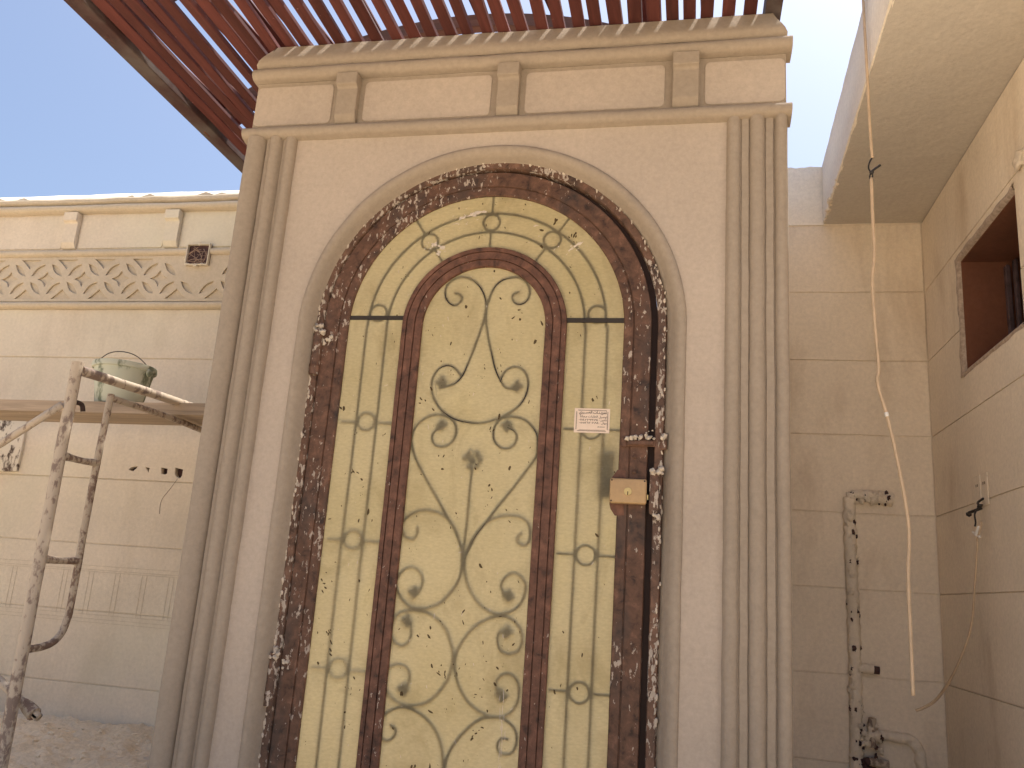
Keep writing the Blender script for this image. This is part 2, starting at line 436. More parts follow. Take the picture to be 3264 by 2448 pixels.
finish('fluted_pilaster', sweep_z(pr_, 0, 2.664, .06, .0018), 'tan', gw, True, angle=42)
# lower moulding, upper moulding, coping
finish('lower_moulding', sweep_x([(.05, 2.655)] + [(-.006, 2.6575), (-.016, 2.662)] + ring_prof(-.016, 2.686, .024, 10, 260, 100) + [(-.006, 2.7135), (.05, 2.715)], GX0 - .020, GX1 + .016, .05, .0022), 'tan', gw, True, angle=50)
finish('upper_moulding', sweep_x([(.05, 2.915)] + [(-.004, 2.9175)] + ring_prof(-.020, 2.945, .026, 10, 258, 100) + [(-.012, 2.972), (.05, 2.975)], GX0 - .010, GX1 + .020, .05, .0022), 'tan', gw, True, angle=50)
cop = [(.24, 2.977), (-.020, 2.977), (-.031, 2.988), (-.034, 3.006), (-.028, 3.026), (-.012, 3.056), (.008, 3.094), (.24, 3.096)]
def cop_fr(x, s): return lambda a, b: (x + s * max(0, (b - 2.99)) * .55, a, b)
xs = lin(GX0 - .004, GX1 + .004, .05)
fr = [cop_fr(x, 1 if i == 0 else (-1 if i == len(xs) - 1 else 0)) for i, x in enumerate(xs)]
finish('coping', sweep(fr, cop, amp=.0035, f=6), 'tan', gw, True, angle=38)
# frieze: raised light panels between the brackets
BX = [(-1.376, -1.290), (-.733, -.648), (-.086, .008)]
def rrect(x0, x1, z0, z1, r_, n_=5):
    out = []
    for cx, cz, a0 in ((x1 - r_, z1 - r_, 0), (x0 + r_, z1 - r_, 90), (x0 + r_, z0 + r_, 180), (x1 - r_, z0 + r_, 270)):
        out += [(cx + r_ * math.cos(R(a0 + 90 * i / n_)), cz + r_ * math.sin(R(a0 + 90 * i / n_))) for i in range(n_ + 1)]
    return out
finish('frieze_band', B(GX0 + .002, GX1 - .002, -.0025, -.0005, 2.7155, 2.9145), 'tan', gw)
edges = [GX0 + .004] + [v for b in BX for v in b] + [GX1 - .004]
for i in range(0, 8, 2):
    a, b = edges[i] + (.020 if i else 0), edges[i + 1] - (.026 if i < 6 else 0)
    finish('frieze_panel', prism_xz(rrect(a, b, 2.727, 2.900, .020), -.0065, -.0026, .003), 'wall', gw)
def bracket(x0, x1, z0, z1, y, d, parent, mat='tan'):
    """scrolled console: deep block on top, waist, tapering tail"""
    h = z1 - z0
    side = [(y, z0), (y - d * .30, z0 + h * .02), (y - d * .62, z0 + h * .16), (y - d * .62, z0 + h * .70), (y - d * .72, z0 + h * .735), (y - d, z0 + h * .76), (y - d, z1), (y, z1)]
    bm = prism_yz(side, x0, x1)
    bmesh.ops.recalc_face_normals(bm, faces=bm.faces)
    bmesh.ops.bevel(bm, geom=[e for e in bm.edges if abs(e.verts[0].co.y - y) + abs(e.verts[1].co.y - y) > 1e-4], offset=.0025, segments=1, affect='EDGES')
    return finish('bracket', bm, mat, parent)
for a, b in BX: bracket(a + random.uniform(-.003, .003), b, 2.7125, 2.919, -.001, .050, gw)

# ------------------------------------------------------------------ the arched gate
DCX, DCZ = -.7315, 1.913
gate = thing('arched_gate', 'rusty brown arched steel gate with yellow fibreglass and scrollwork behind it', 'gate', (DCX, .05, 0))
FX = -.727
finish('gate_frame', sweep(arch_frames(FX, DCZ, .005, 64, .05), [(.645, .046), (.640, .036), (.616, .035), (.613, .040), (.613, .095), (.645, .095)], amp=.0012, f=20), 'jamb', gate, True, angle=35)
finish('frame_stop', sweep(arch_frames(FX, DCZ, .006, 48, .2), [(.6125, .072), (.575, .072), (.575, .092), (.6125, .092)]), 'recess', gate)
LC = -.7365
lf = [(.6015, .068), (.6015, .044), (.599, .040), (.545, .040), (.543, .0455), (.5400, .0455), (.5385, .0415), (.511, .0415), (.507, .046), (.507, .068)]
finish('leaf_stile', sweep(arch_frames(LC, DCZ, .03, 64, .05), lf, amp=.0008, f=25), 'stile', gate, True, angle=30)
IC = -.7315
inn = [(.3025, .068), (.3025, .042), (.3000, .039), (.2860, .039), (.2850, .0445), (.2825, .0445), (.2815, .038), (.2560, .038), (.2550, .0445), (.2525, .0445), (.2515, .039), (.2290, .040), (.2265, .044), (.2265, .068)]
finish('inner_arch', sweep(arch_frames(IC, 1.912, .035, 48, .05), inn, amp=.0007, f=25), 'inner', gate, True, angle=30)
finish('bottom_rail', B(LC - .54, LC + .54, .042, .066, .02, .16, .004), 'stile', gate)
# fibreglass sheet (one sheet, behind the frames)
sh = [(LC - .520, .08), (LC - .520, DCZ)] + [(LC + .520 * math.cos(R(a)), DCZ + .520 * math.sin(R(a))) for a in range(176, 3, -4)] + [(LC + .520, DCZ), (LC + .520, .08)]
bm = bmesh.new(); bm.faces.new([bm.verts.new((x, .0525, z)) for x, z in sh])
finish('fibreglass_sheet', bm, 'sheet', gate)
# iron rails behind the sheet
yb = .0578
def iron(name, pts, r=.0050, closed=False, sub=4): return finish(name, tube(pts, r, 8, sub, closed=closed), 'iron', gate, True)
for x in (-1.172, -1.095): iron('rail', [(x, yb, .1), (x - .002, yb + .006, 1.0), (x, yb + .002, 1.4), (x, yb + .0025, DCZ)], sub=6)
for x in (-.364, -.288): iron('rail', [(x, yb + .003, .1), (x, yb + .0015, .8), (x + .001, yb + .004, 1.35), (x, yb + .0015, DCZ)], sub=6)
for r_ in (.4385, .3640): iron('arch_rail', [(DCX + r_ * math.cos(R(a)), yb, DCZ + r_ * math.sin(R(a))) for a in range(0, 181, 10)])
for a in (0, 55, 90, 125, 180):
    if a in (0, 180): continue
    c_, s_ = math.cos(R(a)), math.sin(R(a))
    for r0, r1 in ((.30, .362), (.440, .51)): iron('spoke', [(DCX + r0 * c_, yb, DCZ + r0 * s_), (DCX + r1 * c_, yb, DCZ + r1 * s_)], .0045, sub=1)
def ring(x, z, r_=.0315, y=yb):
    iron('ring', [(x + r_ * math.cos(R(a)), y, z + r_ * math.sin(R(a))) for a in range(0, 360, 20)], .0046, True, 2)
for a in (55, 90, 125): ring(DCX + .402 * math.cos(R(a)), DCZ + .402 * math.sin(R(a)))
for k, z in enumerate((1.958, 1.548, 1.131, .706)):
    for x, y in ((-1.1335, yb + .002 * k), (-.326, yb)):
        ring(x, z if x > -1 else z + .004, y=y)
        if k:
            s = -.5 if x < -1 else .5
            for x0, x1 in ((x - .095, x - .034), (x + .034, x + .100)): iron('spoke', [(x0, y, z), (x1, y, z)], .0045, sub=1)
bm = box(bmesh.new(), -1.245, -1.030, .049, .0515, 1.936, 1.952); finish('spring_bar', bm, 'iron', gate)
bm = box(bmesh.new(), -.435, -.228, .0465, .0515, 1.928, 1.945); finish('spring_bar', bm, 'iron', gate)
SCROLLS=[
 [(-0.850,2.039),(-0.832,2.035),(-0.820,2.020),(-0.826,2.002),(-0.845,1.992),(-0.869,2.005),(-0.884,2.033),(-0.882,2.064),(-0.864,2.087),(-0.835,2.100),(-0.802,2.097),(-0.773,2.081),(-0.748,2.053),(-0.732,2.017),(-0.727,1.982),(-0.731,1.937),(-0.743,1.887),(-0.758,1.832),(-0.775,1.778),(-0.791,1.734),(-0.810,1.707),(-0.834,1.693),(-0.857,1.686),(-0.874,1.679)],
 [(-0.608,2.042),(-0.627,2.035),(-0.633,2.020),(-0.622,2.002),(-0.600,1.997),(-0.579,2.010),(-0.570,2.037),(-0.578,2.067),(-0.597,2.090),(-0.622,2.099),(-0.651,2.096),(-0.679,2.086),(-0.702,2.060),(-0.716,2.022),(-0.725,1.977),(-0.722,1.927),(-0.709,1.867),(-0.693,1.813),(-0.677,1.760),(-0.657,1.719),(-0.636,1.691),(-0.612,1.684),(-0.593,1.680)],
 [(-0.797,1.726),(-0.810,1.743),(-0.830,1.761),(-0.855,1.766),(-0.881,1.754),(-0.898,1.727),(-0.904,1.698),(-0.897,1.659),(-0.879,1.625),(-0.849,1.595),(-0.808,1.572),(-0.764,1.562),(-0.716,1.559),(-0.674,1.569),(-0.638,1.584),(-0.602,1.606),(-0.575,1.633),(-0.559,1.666),(-0.554,1.704),(-0.563,1.738),(-0.584,1.759),(-0.610,1.763),(-0.636,1.751),(-0.650,1.724),(-0.652,1.710)],
 [(-0.851,1.535),(-0.872,1.530),(-0.883,1.513),(-0.883,1.497),(-0.872,1.478),(-0.847,1.471),(-0.819,1.480),(-0.802,1.504),(-0.798,1.532),(-0.807,1.558),(-0.828,1.576),(-0.858,1.584),(-0.892,1.581),(-0.924,1.564),(-0.948,1.537),(-0.958,1.499),(-0.950,1.461),(-0.935,1.424),(-0.914,1.390),(-0.893,1.359),(-0.851,1.299),(-0.810,1.240),(-0.770,1.182),(-0.746,1.130)],
 [(-0.616,1.547),(-0.597,1.539),(-0.584,1.525),(-0.582,1.507),(-0.591,1.485),(-0.611,1.473),(-0.634,1.475),(-0.657,1.495),(-0.665,1.522),(-0.661,1.551),(-0.644,1.575),(-0.619,1.584),(-0.591,1.584),(-0.557,1.575),(-0.528,1.550),(-0.511,1.523),(-0.508,1.486),(-0.510,1.450),(-0.545,1.394),(-0.588,1.331),(-0.632,1.272),(-0.669,1.217),(-0.700,1.172),(-0.720,1.125),(-0.732,1.098)],
 [(-0.731,1.400),(-0.731,1.373),(-0.733,1.318),(-0.733,1.230),(-0.736,1.151),(-0.739,1.098)],
 [(-0.908,1.191),(-0.903,1.174),(-0.915,1.150),(-0.940,1.152),(-0.959,1.175),(-0.960,1.202),(-0.937,1.230),(-0.896,1.248),(-0.853,1.246),(-0.810,1.230),(-0.775,1.195),(-0.749,1.137),(-0.740,1.085),(-0.743,1.032),(-0.767,0.986),(-0.804,0.944),(-0.851,0.925),(-0.899,0.925),(-0.936,0.948),(-0.961,0.992),(-0.955,1.025),(-0.933,1.050),(-0.905,1.055),(-0.879,1.037),(-0.869,1.011),(-0.877,0.985),(-0.894,0.974)],
 [(-0.541,1.191),(-0.557,1.174),(-0.552,1.158),(-0.532,1.149),(-0.516,1.166),(-0.515,1.202),(-0.527,1.228),(-0.555,1.243),(-0.596,1.245),(-0.636,1.235),(-0.672,1.214),(-0.703,1.172),(-0.724,1.125),(-0.730,1.072),(-0.718,1.021),(-0.694,0.978),(-0.661,0.945),(-0.619,0.926),(-0.580,0.929),(-0.541,0.950),(-0.521,0.990),(-0.520,1.028),(-0.542,1.052),(-0.569,1.057),(-0.594,1.036),(-0.600,1.010),(-0.581,0.989)],
 [(-0.918,0.875),(-0.901,0.870),(-0.893,0.849),(-0.898,0.816),(-0.921,0.799),(-0.950,0.812),(-0.964,0.843),(-0.960,0.875),(-0.939,0.903),(-0.898,0.915),(-0.849,0.912),(-0.806,0.893),(-0.772,0.858),(-0.750,0.809),(-0.744,0.773),(-0.750,0.723),(-0.773,0.678),(-0.809,0.638),(-0.854,0.619),(-0.909,0.620),(-0.949,0.644),(-0.967,0.685),(-0.961,0.723),(-0.932,0.740),(-0.900,0.735),(-0.884,0.711),(-0.888,0.683),(-0.903,0.666)],
 [(-0.572,0.870),(-0.595,0.868),(-0.600,0.846),(-0.591,0.816),(-0.564,0.803),(-0.532,0.812),(-0.519,0.840),(-0.521,0.868),(-0.531,0.889),(-0.552,0.909),(-0.586,0.919),(-0.632,0.909),(-0.676,0.881),(-0.713,0.837),(-0.733,0.792),(-0.735,0.749),(-0.721,0.701),(-0.691,0.655),(-0.648,0.623),(-0.602,0.609),(-0.557,0.616),(-0.527,0.646),(-0.518,0.688),(-0.526,0.724),(-0.553,0.743),(-0.582,0.734),(-0.596,0.706),(-0.578,0.677)],
 [(-0.936,0.553),(-0.914,0.540),(-0.921,0.515),(-0.944,0.504),(-0.966,0.520),(-0.973,0.550),(-0.953,0.585),(-0.914,0.607),(-0.874,0.608),(-0.824,0.588),(-0.781,0.550),(-0.756,0.499),(-0.747,0.441),(-0.755,0.382),(-0.780,0.333)],
 [(-0.542,0.547),(-0.565,0.548),(-0.577,0.526),(-0.565,0.504),(-0.539,0.504),(-0.520,0.523),(-0.516,0.558),(-0.529,0.586),(-0.563,0.606),(-0.595,0.608),(-0.640,0.597),(-0.683,0.560),(-0.718,0.515),(-0.737,0.472),(-0.740,0.430),(-0.725,0.374)],
]
FLOWERS = [(-.869, 1.703), (-.592, 1.692), (-.852, 1.547), (-.619, 1.55), (-.732, 1.428), (-.897, .974), (-.574, .983), (-.912, .879), (-.903, .663), (-.572, .87), (-.574, .674)]
for k, s in enumerate(SCROLLS):
    gap = (.0, .0, .0, .001, .0005, .002, .003, .003, .004, .003, .002, .001)[k]
    iron('scroll', [(x, yb + gap + .0012 * math.sin(i * .9 + k), z) for i, (x, z) in enumerate(s)], .0050, sub=3)
def flower(x, z, big):
    bm = bmesh.new()
    for i in range(6 if big else 4):
        a = R(360 * i / (6 if big else 4) + random.uniform(-12, 12)); q = (.027 if big else .013)
        blob(bm, (x + q * math.cos(a), .066 if big else .064, z + q * math.sin(a)), .012 if big else .010, 2, .6, (1, .7, 1))
    blob(bm, (x, .063, z), .013, 1, .4, (1, .7, 1))
    finish('iron_flower', bm, 'iron', gate, True)
for i, (x, z) in enumerate(FLOWERS): flower(x, z, i == 4)
# dried mud flecks and plaster drips on the sheet
bm = bmesh.new()
def fleck(x, z, L, w, ang, y=.0518):
    n_ = 7; pts_ = []
    for i in range(n_):
        a = 2 * math.pi * i / n_; k = random.uniform(.55, 1.1)
        u, v = math.cos(a) * L * k, math.sin(a) * w * k
        pts_.append((x + u * math.sin(ang) + v * math.cos(ang), z + u * math.cos(ang) - v * math.sin(ang)))
    c0 = bm.verts.new((x, y - .0003, z)); ring_ = [bm.verts.new((px, y, pz)) for px, pz in pts_]
    for i in range(n_): bm.faces.new((c0, ring_[i], ring_[(i + 1) % n_]))
def inside(x, z, m=.012):
    def arch(cx, cz, r_): return abs(x - cx) < r_ if z < cz else math.hypot(x - cx, z - cz) < r_
    return arch(IC, DCZ, .2265 - m) or (arch(LC, DCZ, .507 - m) and not arch(IC, DCZ, .3025 + m))
k = 0
while k < 330:
    x, z = random.uniform(-1.24, -.23), random.uniform(.1, 2.42)
    if not inside(x, z): continue
    if x > -.42 and random.random() < .6: continue
    L = random.choice((.0015, .002, .003, .004, .006, .009)) * random.uniform(.7, 1.5)
    a = random.gauss(-.25, .45) if random.random() < .8 else random.uniform(0, 3.1)
    fleck(x, z, L, L * random.uniform(.25, .6), a)
    if random.random() < .18:
        for _ in range(random.randint(1, 3)): fleck(x + random.gauss(0, .012), z + random.gauss(0, .014), L * random.uniform(.4, .9), L * .35, a + random.gauss(0, .5))
    k += 1
finish('mud_flecks', bm, 'mud', gate, kind='stuff')
bm = bmesh.new(); k = 0
while k < 150:
    x, z = random.uniform(-1.24, -.23), random.uniform(.1, 2.42)
    if not inside(x, z): continue
    L = random.choice((.0012, .0015, .002, .004, .008)) * random.uniform(.7, 1.6)
    fleck(x, z, L, min(L * .5, .0016), random.gauss(0, .5)); k += 1
for _ in range(26): fleck(random.gauss(-.565, .006), random.uniform(.35, .72), random.uniform(.008, .03), .0011, random.gauss(0, .12))
def smear(x, z, L, w, ang, n_=18):
    s = random.uniform(0, 99); pts_ = []
    for i in range(n_):
        a = 2 * math.pi * i / n_; k = .7 + .75 * noise.noise(Vector((math.cos(a) * 1.6 + s, math.sin(a) * 1.6, s))) + random.uniform(-.12, .12)
        u, v = math.cos(a) * L * k, math.sin(a) * w * k
        pts_.append((x + u * math.cos(ang) - v * math.sin(ang), z + u * math.sin(ang) + v * math.cos(ang)))
    c0 = bm.verts.new((x, .0514, z)); r_ = [bm.verts.new((px, .0519, pz)) for px, pz in pts_]
    for i in range(n_): bm.faces.new((c0, r_[i], r_[(i + 1) % n_]))
for x, z, L, w, a in ((-.800, 2.352, .034, .010, 10), (-.845, 2.338, .022, .009, 25), (-.77, 2.360, .016, .006, 0), (-.87, 2.315, .016, .003, 15), (-.945, 2.232, .017, .013, 30), (-.915, 2.222, .018, .010, -20), (-.925, 2.200, .012, .012, 0), (-.405, 2.225, .024, .007, 35), (-.43, 2.207, .018, .004, 40), (-.565, 2.30, .010, .004, 0)): smear(x, z, L, w, R(a))
for cx_, cz_ in ((-.955, 2.215), (-.83, 2.335), (-.43, 2.215)):
    for _ in range(9): fleck(random.gauss(cx_, .03), random.gauss(cz_, .018), random.uniform(.002, .006), random.uniform(.001, .003), R(60) + random.gauss(0, .5))
finish('plaster_specks', bm, 'lump', gate, kind='stuff')
# hinges on the left
for hz, hx in ((1.805, -1.352), (.66, -1.360)):
    h = finish('hinge', tube([(hx, .036, hz - .085), (hx, .036, hz + .085)], .0185, 12, 1), 'jamb', gate, True, angle=40)
    finish('hinge_ring', tube([(hx, .036, hz - .055), (hx, .036, hz - .047)], .0205, 12, 1), 'stile', h, True, angle=40)
    bm = bmesh.new()
    for _ in range(9): blob(bm, (hx + random.gauss(0, .010), .024 + random.uniform(-.006, .008), hz + .080 + random.gauss(.004, .012)), random.uniform(.005, .011), 2, 1.1)
    for _ in range(5): blob(bm, (hx + .035 + random.gauss(0, .010), .038, hz + .05 + random.gauss(0, .008)), random.uniform(.003, .008), 2, 1.1, (1, .5, 1))
    finish('plaster_lump', bm, 'lump', h, True, kind='stuff')
# plaster crumbs along the jamb edge
bm = bmesh.new()
for _ in range(260):
    t = random.uniform(0, 1)
    if t < .4: x, z = FX - .640, random.uniform(.1, DCZ)
    elif t < .72: a = R(random.uniform(0, 180)); x, z = FX + .640 * math.cos(a), DCZ + .640 * math.sin(a)
    else: x, z = FX + .638, random.uniform(.1, DCZ)
    blob(bm, (x + random.gauss(0, .003), .036 + random.uniform(-.002, .003), z), random.uniform(.0025, .007), 1, .7, (.7, .7, 1.6))
finish('plaster_crumbs', bm, 'lump', gate, kind='stuff')
# bolt, keeper, lock
LX = LC + .5675
bm = box(bmesh.new(), -.226, -.110, .030, .0395, 1.494, 1.516, .002); box(bm, -.200, -.118, .022, .0296, 1.498, 1.512, .002); box(bm, -.222, -.205, .026, .0298, 1.490, 1.520, .002)
bolt = finish('slide_bolt', bm, 'stile', gate)
bm = bmesh.new()
for i in range(18): blob(bm, (random.uniform(-.205, -.112), .026 + random.uniform(-.004, .006), 1.519 + random.gauss(.004, .004)), random.uniform(.003, .008), 2, 1.1)
for i in range(5): blob(bm, (random.uniform(-.19, -.12), .036, 1.55 + random.gauss(0, .012)), random.uniform(.002, .004), 1, .6)
finish('plaster_lump', bm, 'lump', bolt, True, kind='stuff')
bm = box(bmesh.new(), -.093, -.073, .022, .034, 1.484, 1.528, .004); keep = finish('bolt_keeper', bm, 'jamb', gate)
bm = bmesh.new(); [blob(bm, (-.083 + random.gauss(0, .004), .022, 1.526 + random.gauss(0, .005)), random.uniform(.005, .008), 2, 1.1) for _ in range(5)]
finish('plaster_lump', bm, 'lump', keep, True, kind='stuff')
for z in (1.46, 1.41): finish('rivet', blob(bmesh.new(), (LX - .008, .040, z), .008, 2, .05, (1, .5, 1)), 'stile', gate, True)
bm = prism_xz([(-.232, 1.415), (-.252, 1.385), (-.254, 1.300), (-.250, 1.285), (-.236, 1.265), (-.205, 1.265), (-.205, 1.415)], .0405, .050, .002)
finish('lock_mount', bm, 'inner', gate)
lock = finish('lock_box', B(-.2525, -.1335, .008, .0385, 1.302, 1.383, .006, 3), 'lock', gate, True, angle=50)
finish('smudge_block', B(-.300, -.245, .0600, .085, 1.315, 1.475, .012, 2), 'iron', gate)  # added box behind the sheet; blocks light to make a dark smudge
bm = tube([(-.193, .0035, 1.340), (-.193, .0095, 1.340)], .0125, 20, 1); finish('lock_cylinder', bm, 'brass', lock, True, angle=40)
finish('keyhole', B(-.1945, -.1915, .0028, .0034, 1.329, 1.340), 'recess', lock)
for x, z in ((-.246, 1.376), (-.246, 1.309), (-.140, 1.376)): finish('screw', tube([(x, .0068, z), (x, .0082, z)], .0028, 10, 1), 'recess', lock)
bm = box(bmesh.new(), -.132, -.128, .018, .034, 1.318, 1.334); finish('lock_tongue', bm, 'brass', lock)
bm = box(bmesh.new(), -.125, -.094, .014, .034, 1.272, 1.408, .005, 2); strike = finish('strike_box', bm, 'jamb', gate, True, angle=50)
bm = bmesh.new()
for i in range(9): blob(bm, (random.uniform(-.120, -.086), .014 + random.uniform(-.003, .004), 1.408 + random.gauss(0, .006)), random.uniform(.004, .009), 2, 1.1)
for i in range(6): blob(bm, (random.uniform(-.112, -.088), .016, 1.272 + random.gauss(0, .005)), random.uniform(.004, .008), 1, .6)
finish('plaster_lump', bm, 'lump', strike, True, kind='stuff')

# ---- paper sticker with Arabic lettering (presentation forms, laid out left to right)
FORMS = {'ا': '\uFE8D\uFE8E', 'ب': '\uFE8F\uFE90\uFE91\uFE92', 'ت': '\uFE95\uFE96\uFE97\uFE98', 'ج': '\uFE9D\uFE9E\uFE9F\uFEA0', 'ر': '\uFEAD\uFEAE', 'س': '\uFEB1\uFEB2\uFEB3\uFEB4', 'ص': '\uFEB9\uFEBA\uFEBB\uFEBC',
         'ط': '\uFEC1\uFEC2\uFEC3\uFEC4', 'ع': '\uFEC9\uFECA\uFECB\uFECC', 'ف': '\uFED1\uFED2\uFED3\uFED4', 'ل': '\uFEDD\uFEDE\uFEDF\uFEE0', 'م': '\uFEE1\uFEE2\uFEE3\uFEE4', 'ن': '\uFEE5\uFEE6\uFEE7\uFEE8', 'و': '\uFEED\uFEEE', 'ي': '\uFEF1\uFEF2\uFEF3\uFEF4', 'ـ': 'ـ'}
def shape(w):
    out = []
    for i, ch in enumerate(w):
        f = FORMS.get(ch)
        if not f: out.append(ch); continue
        if ch == 'ـ': out.append(ch); continue
        prev = i > 0 and (w[i - 1] == 'ـ' or len(FORMS.get(w[i - 1], '')) == 4)
        nxt = i + 1 < len(w) and w[i + 1] in FORMS
        if len(f) == 4: out.append(f[3] if prev and nxt else f[1] if prev else f[2] if nxt else f[0])
        else: out.append(f[1] if prev else f[0])
    return ''.join(reversed(out))
def text_mesh(s, size, bold=0.0):
    cu = bpy.data.curves.new('tmp', 'FONT'); cu.body = s; cu.size = size; cu.offset = bold; cu.resolution_u = 2
    o = bpy.data.objects.new('tmp', cu); C.objects.link(o)
    me = bpy.data.meshes.new_from_object(o.evaluated_get(bpy.context.evaluated_depsgraph_get()))
    bpy.data.objects.remove(o); bpy.data.curves.remove(cu); return me
SX0, SX1, SZ0, SZ1 = -.3855, -.2655, 1.538, 1.622
st = finish('sticker', B(SX0, SX1, .0500, .0512, SZ0, SZ1), 'paper', gate)
def lettering(word, x0, x1, zc, h, bold=.0):
    me = text_mesh(word, .02, bold); co = [v.co.copy() for v in me.vertices]
    ax, bx = min(c.x for c in co), max(c.x for c in co); ay, by = min(c.y for c in co), max(c.y for c in co)
    sx = (x1 - x0) / (bx - ax); sz = h / (by - ay); off = org(st)
    for v, c in zip(me.vertices, co): v.co = Vector((x0 + (c.x - ax) * sx, .0497, zc + (c.y - (ay + by) / 2) * sz)) - off
    add_obj('lettering', me, 'ink', st)
w_ = SX1 - SX0
lettering(shape('العسـيري') + ' ' if 0 else shape('العسـيري'), SX0 + w_ * .125, SX0 + w_ * .50, 1.6065, .0150, .0004)
lettering(shape('تمويـنـات'), SX0 + w_ * .53, SX0 + w_ * .915, 1.6075, .0140, .0004)
lettering(shape('مجانا'), SX0 + w_ * .16, SX0 + w_ * .36, 1.5935, .0095, .0002)
lettering(shape('الطلبات'), SX0 + w_ * .39, SX0 + w_ * .66, 1.5935, .0090, .0002)
lettering(shape('توصيل'), SX0 + w_ * .69, SX0 + w_ * .925, 1.5925, .0100, .0002)
lettering('٠١١٤٢٢٩٩٧٤', SX0 + w_ * .13, SX0 + w_ * .68, 1.5825, .0065, .0003)
lettering(':', SX0 + w_ * .705, SX0 + w_ * .718, 1.5815, .0045, .0003)
lettering(shape('تلفون'), SX0 + w_ * .735, SX0 + w_ * .92, 1.5815, .0085, .0002)
lettering('٠٥٥١٦٢٠٢٨٤', SX0 + w_ * .14, SX0 + w_ * .70, 1.5725, .0065, .0003)
lettering(':', SX0 + w_ * .725, SX0 + w_ * .738, 1.5715, .0045, .0003)
lettering(shape('جوال'), SX0 + w_ * .765, SX0 + w_ * .925, 1.5710, .0085, .0002)
bm = bmesh.new()
def flat(x0, x1, z0, z1): bm.faces.new([bm.verts.new(p) for p in ((x0, .0497, z0), (x1, .0497, z0), (x1, .0497, z1), (x0, .0497, z1))])
for i in range(9): flat(SX0 + w_ * (.66 + .024 * i), SX0 + w_ * (.676 + .024 * i + random.uniform(-.004, .004)), 1.5575, 1.5575 + random.uniform(.0012, .0030))
flat(SX0 + w_ * .14, SX0 + w_ * .88, 1.5475, 1.5482)
b0x, b1x, b0z, b1z = SX0 + .006, SX1 - .006, SZ0 + .0055, SZ1 - .0055
for d, t in ((0, .0013), (.0024, .0005)):
    x0, x1, z0, z1 = b0x + d, b1x - d, b0z + d, b1z - d
    flat(x0 + .005, x1 - .005, z0, z0 + t); flat(x0 + .005, x1 - .005, z1 - t, z1); flat(x0, x0 + t, z0 + .005, z1 - .005); flat(x1 - t, x1, z0 + .005, z1 - .005)
finish('printed_border', bm, 'ink', st)

# ------------------------------------------------------------------ boundary wall (left)
BY = 1.45
bw = thing('boundary_wall', 'cream boundary wall with carved lattice frieze left of the gate', 'wall', (-4, BY, 0))
WX0, WX1 = -7.5, -1.60
bm = box(bmesh.new(), WX0, WX1, BY + .006, BY + .20, 0, 1.459); box(bm, WX0, WX1, BY + .033, BY + .199, 1.4595, 1.7985); box(bm, WX0, WX1, BY + .006, BY + .20, 1.799, 3.14)
finish('wall_core', bm, 'wall_back', bw)
JZ = [0.0, .372, .742, 1.098, 1.457, 1.800, 2.163, 2.462]
def jag(x, z, rx, rz, n_=9): return [(x + rx * math.cos(2 * math.pi * i / n_) * random.uniform(.75, 1.15), z + rz * math.sin(2 * math.pi * i / n_) * random.uniform(.75, 1.15)) for i in range(n_)]
for a, b in zip(JZ[:-1], JZ[1:]):
    g_ = .0030
    if a == 1.457:
        holes = [[(-3.078, 1.520), (-3.062, 1.531), (-3.030, 1.538), (-3.028, 1.529), (-3.050, 1.508), (-3.074, 1.512)], [(-2.978, 1.534), (-2.950, 1.530), (-2.952, 1.502), (-2.962, 1.516)],
                 [(-2.878, 1.535), (-2.838, 1.531), (-2.836, 1.503), (-2.850, 1.497), (-2.872, 1.502)], [(-2.792, 1.538), (-2.742, 1.530), (-2.742, 1.496), (-2.752, 1.480), (-2.780, 1.490), (-2.788, 1.505)]]
        o = finish('plaster_course', plate_holes([(WX0, a + g_), (WX1, a + g_), (WX1, b - g_), (WX0, b - g_)], holes, BY, .032, .0015), 'wall_back', bw)
    else:
        o = finish('plaster_course', B(WX0, WX1, BY + random.uniform(-.0008, .0008), BY + .0055, a + g_, b - g_, .0012), 'wall_back', bw)
bm = bmesh.new()
for x in (-3.052, -2.962, -2.857, -2.767): box(bm, x - .045, x + .045, BY + .0325, BY + .0329, 1.47, 1.56)
finish('hole_shade_plate', bm, 'box', bw)  # dark plates put the holes' inner shade into colour
# bits of hairline crack below the last hole, scored border low on the wall
finish('crack', tube([(-2.765, BY - .0002, 1.478), (-2.80, BY - .0002, 1.42), (-2.835, BY - .0002, 1.37), (-2.845, BY - .0002, 1.33), (-2.84, BY - .0002, 1.28)], .0011, 4, 3), 'recess', bw)
bm = bmesh.new()
for z in (.979, .947, .722, .682, .957, .700): box(bm, WX0 + .5, WX1 - .01, BY - .0014, BY - .0009, z, z + .0022)
x = -5.0
while x < -1.7:
    for d in (0, .028): box(bm, x + d, x + d + .0022, BY - .0014, BY - .0009, .726, .946)
    x += .163
finish('scored_lines', bm, 'tan_back', bw, kind='stuff')
# chipped panel at the left edge of the view
finish('chipped_panel', prism_xz([(-4.55, 1.474), (-4.3, 1.462), (-4.0, 1.468), (-3.790, 1.474), (-3.785, 1.60), (-3.792, 1.815), (-4.1, 1.822), (-4.55, 1.818)], BY - .020, BY - .001, .004), 'tile', bw)
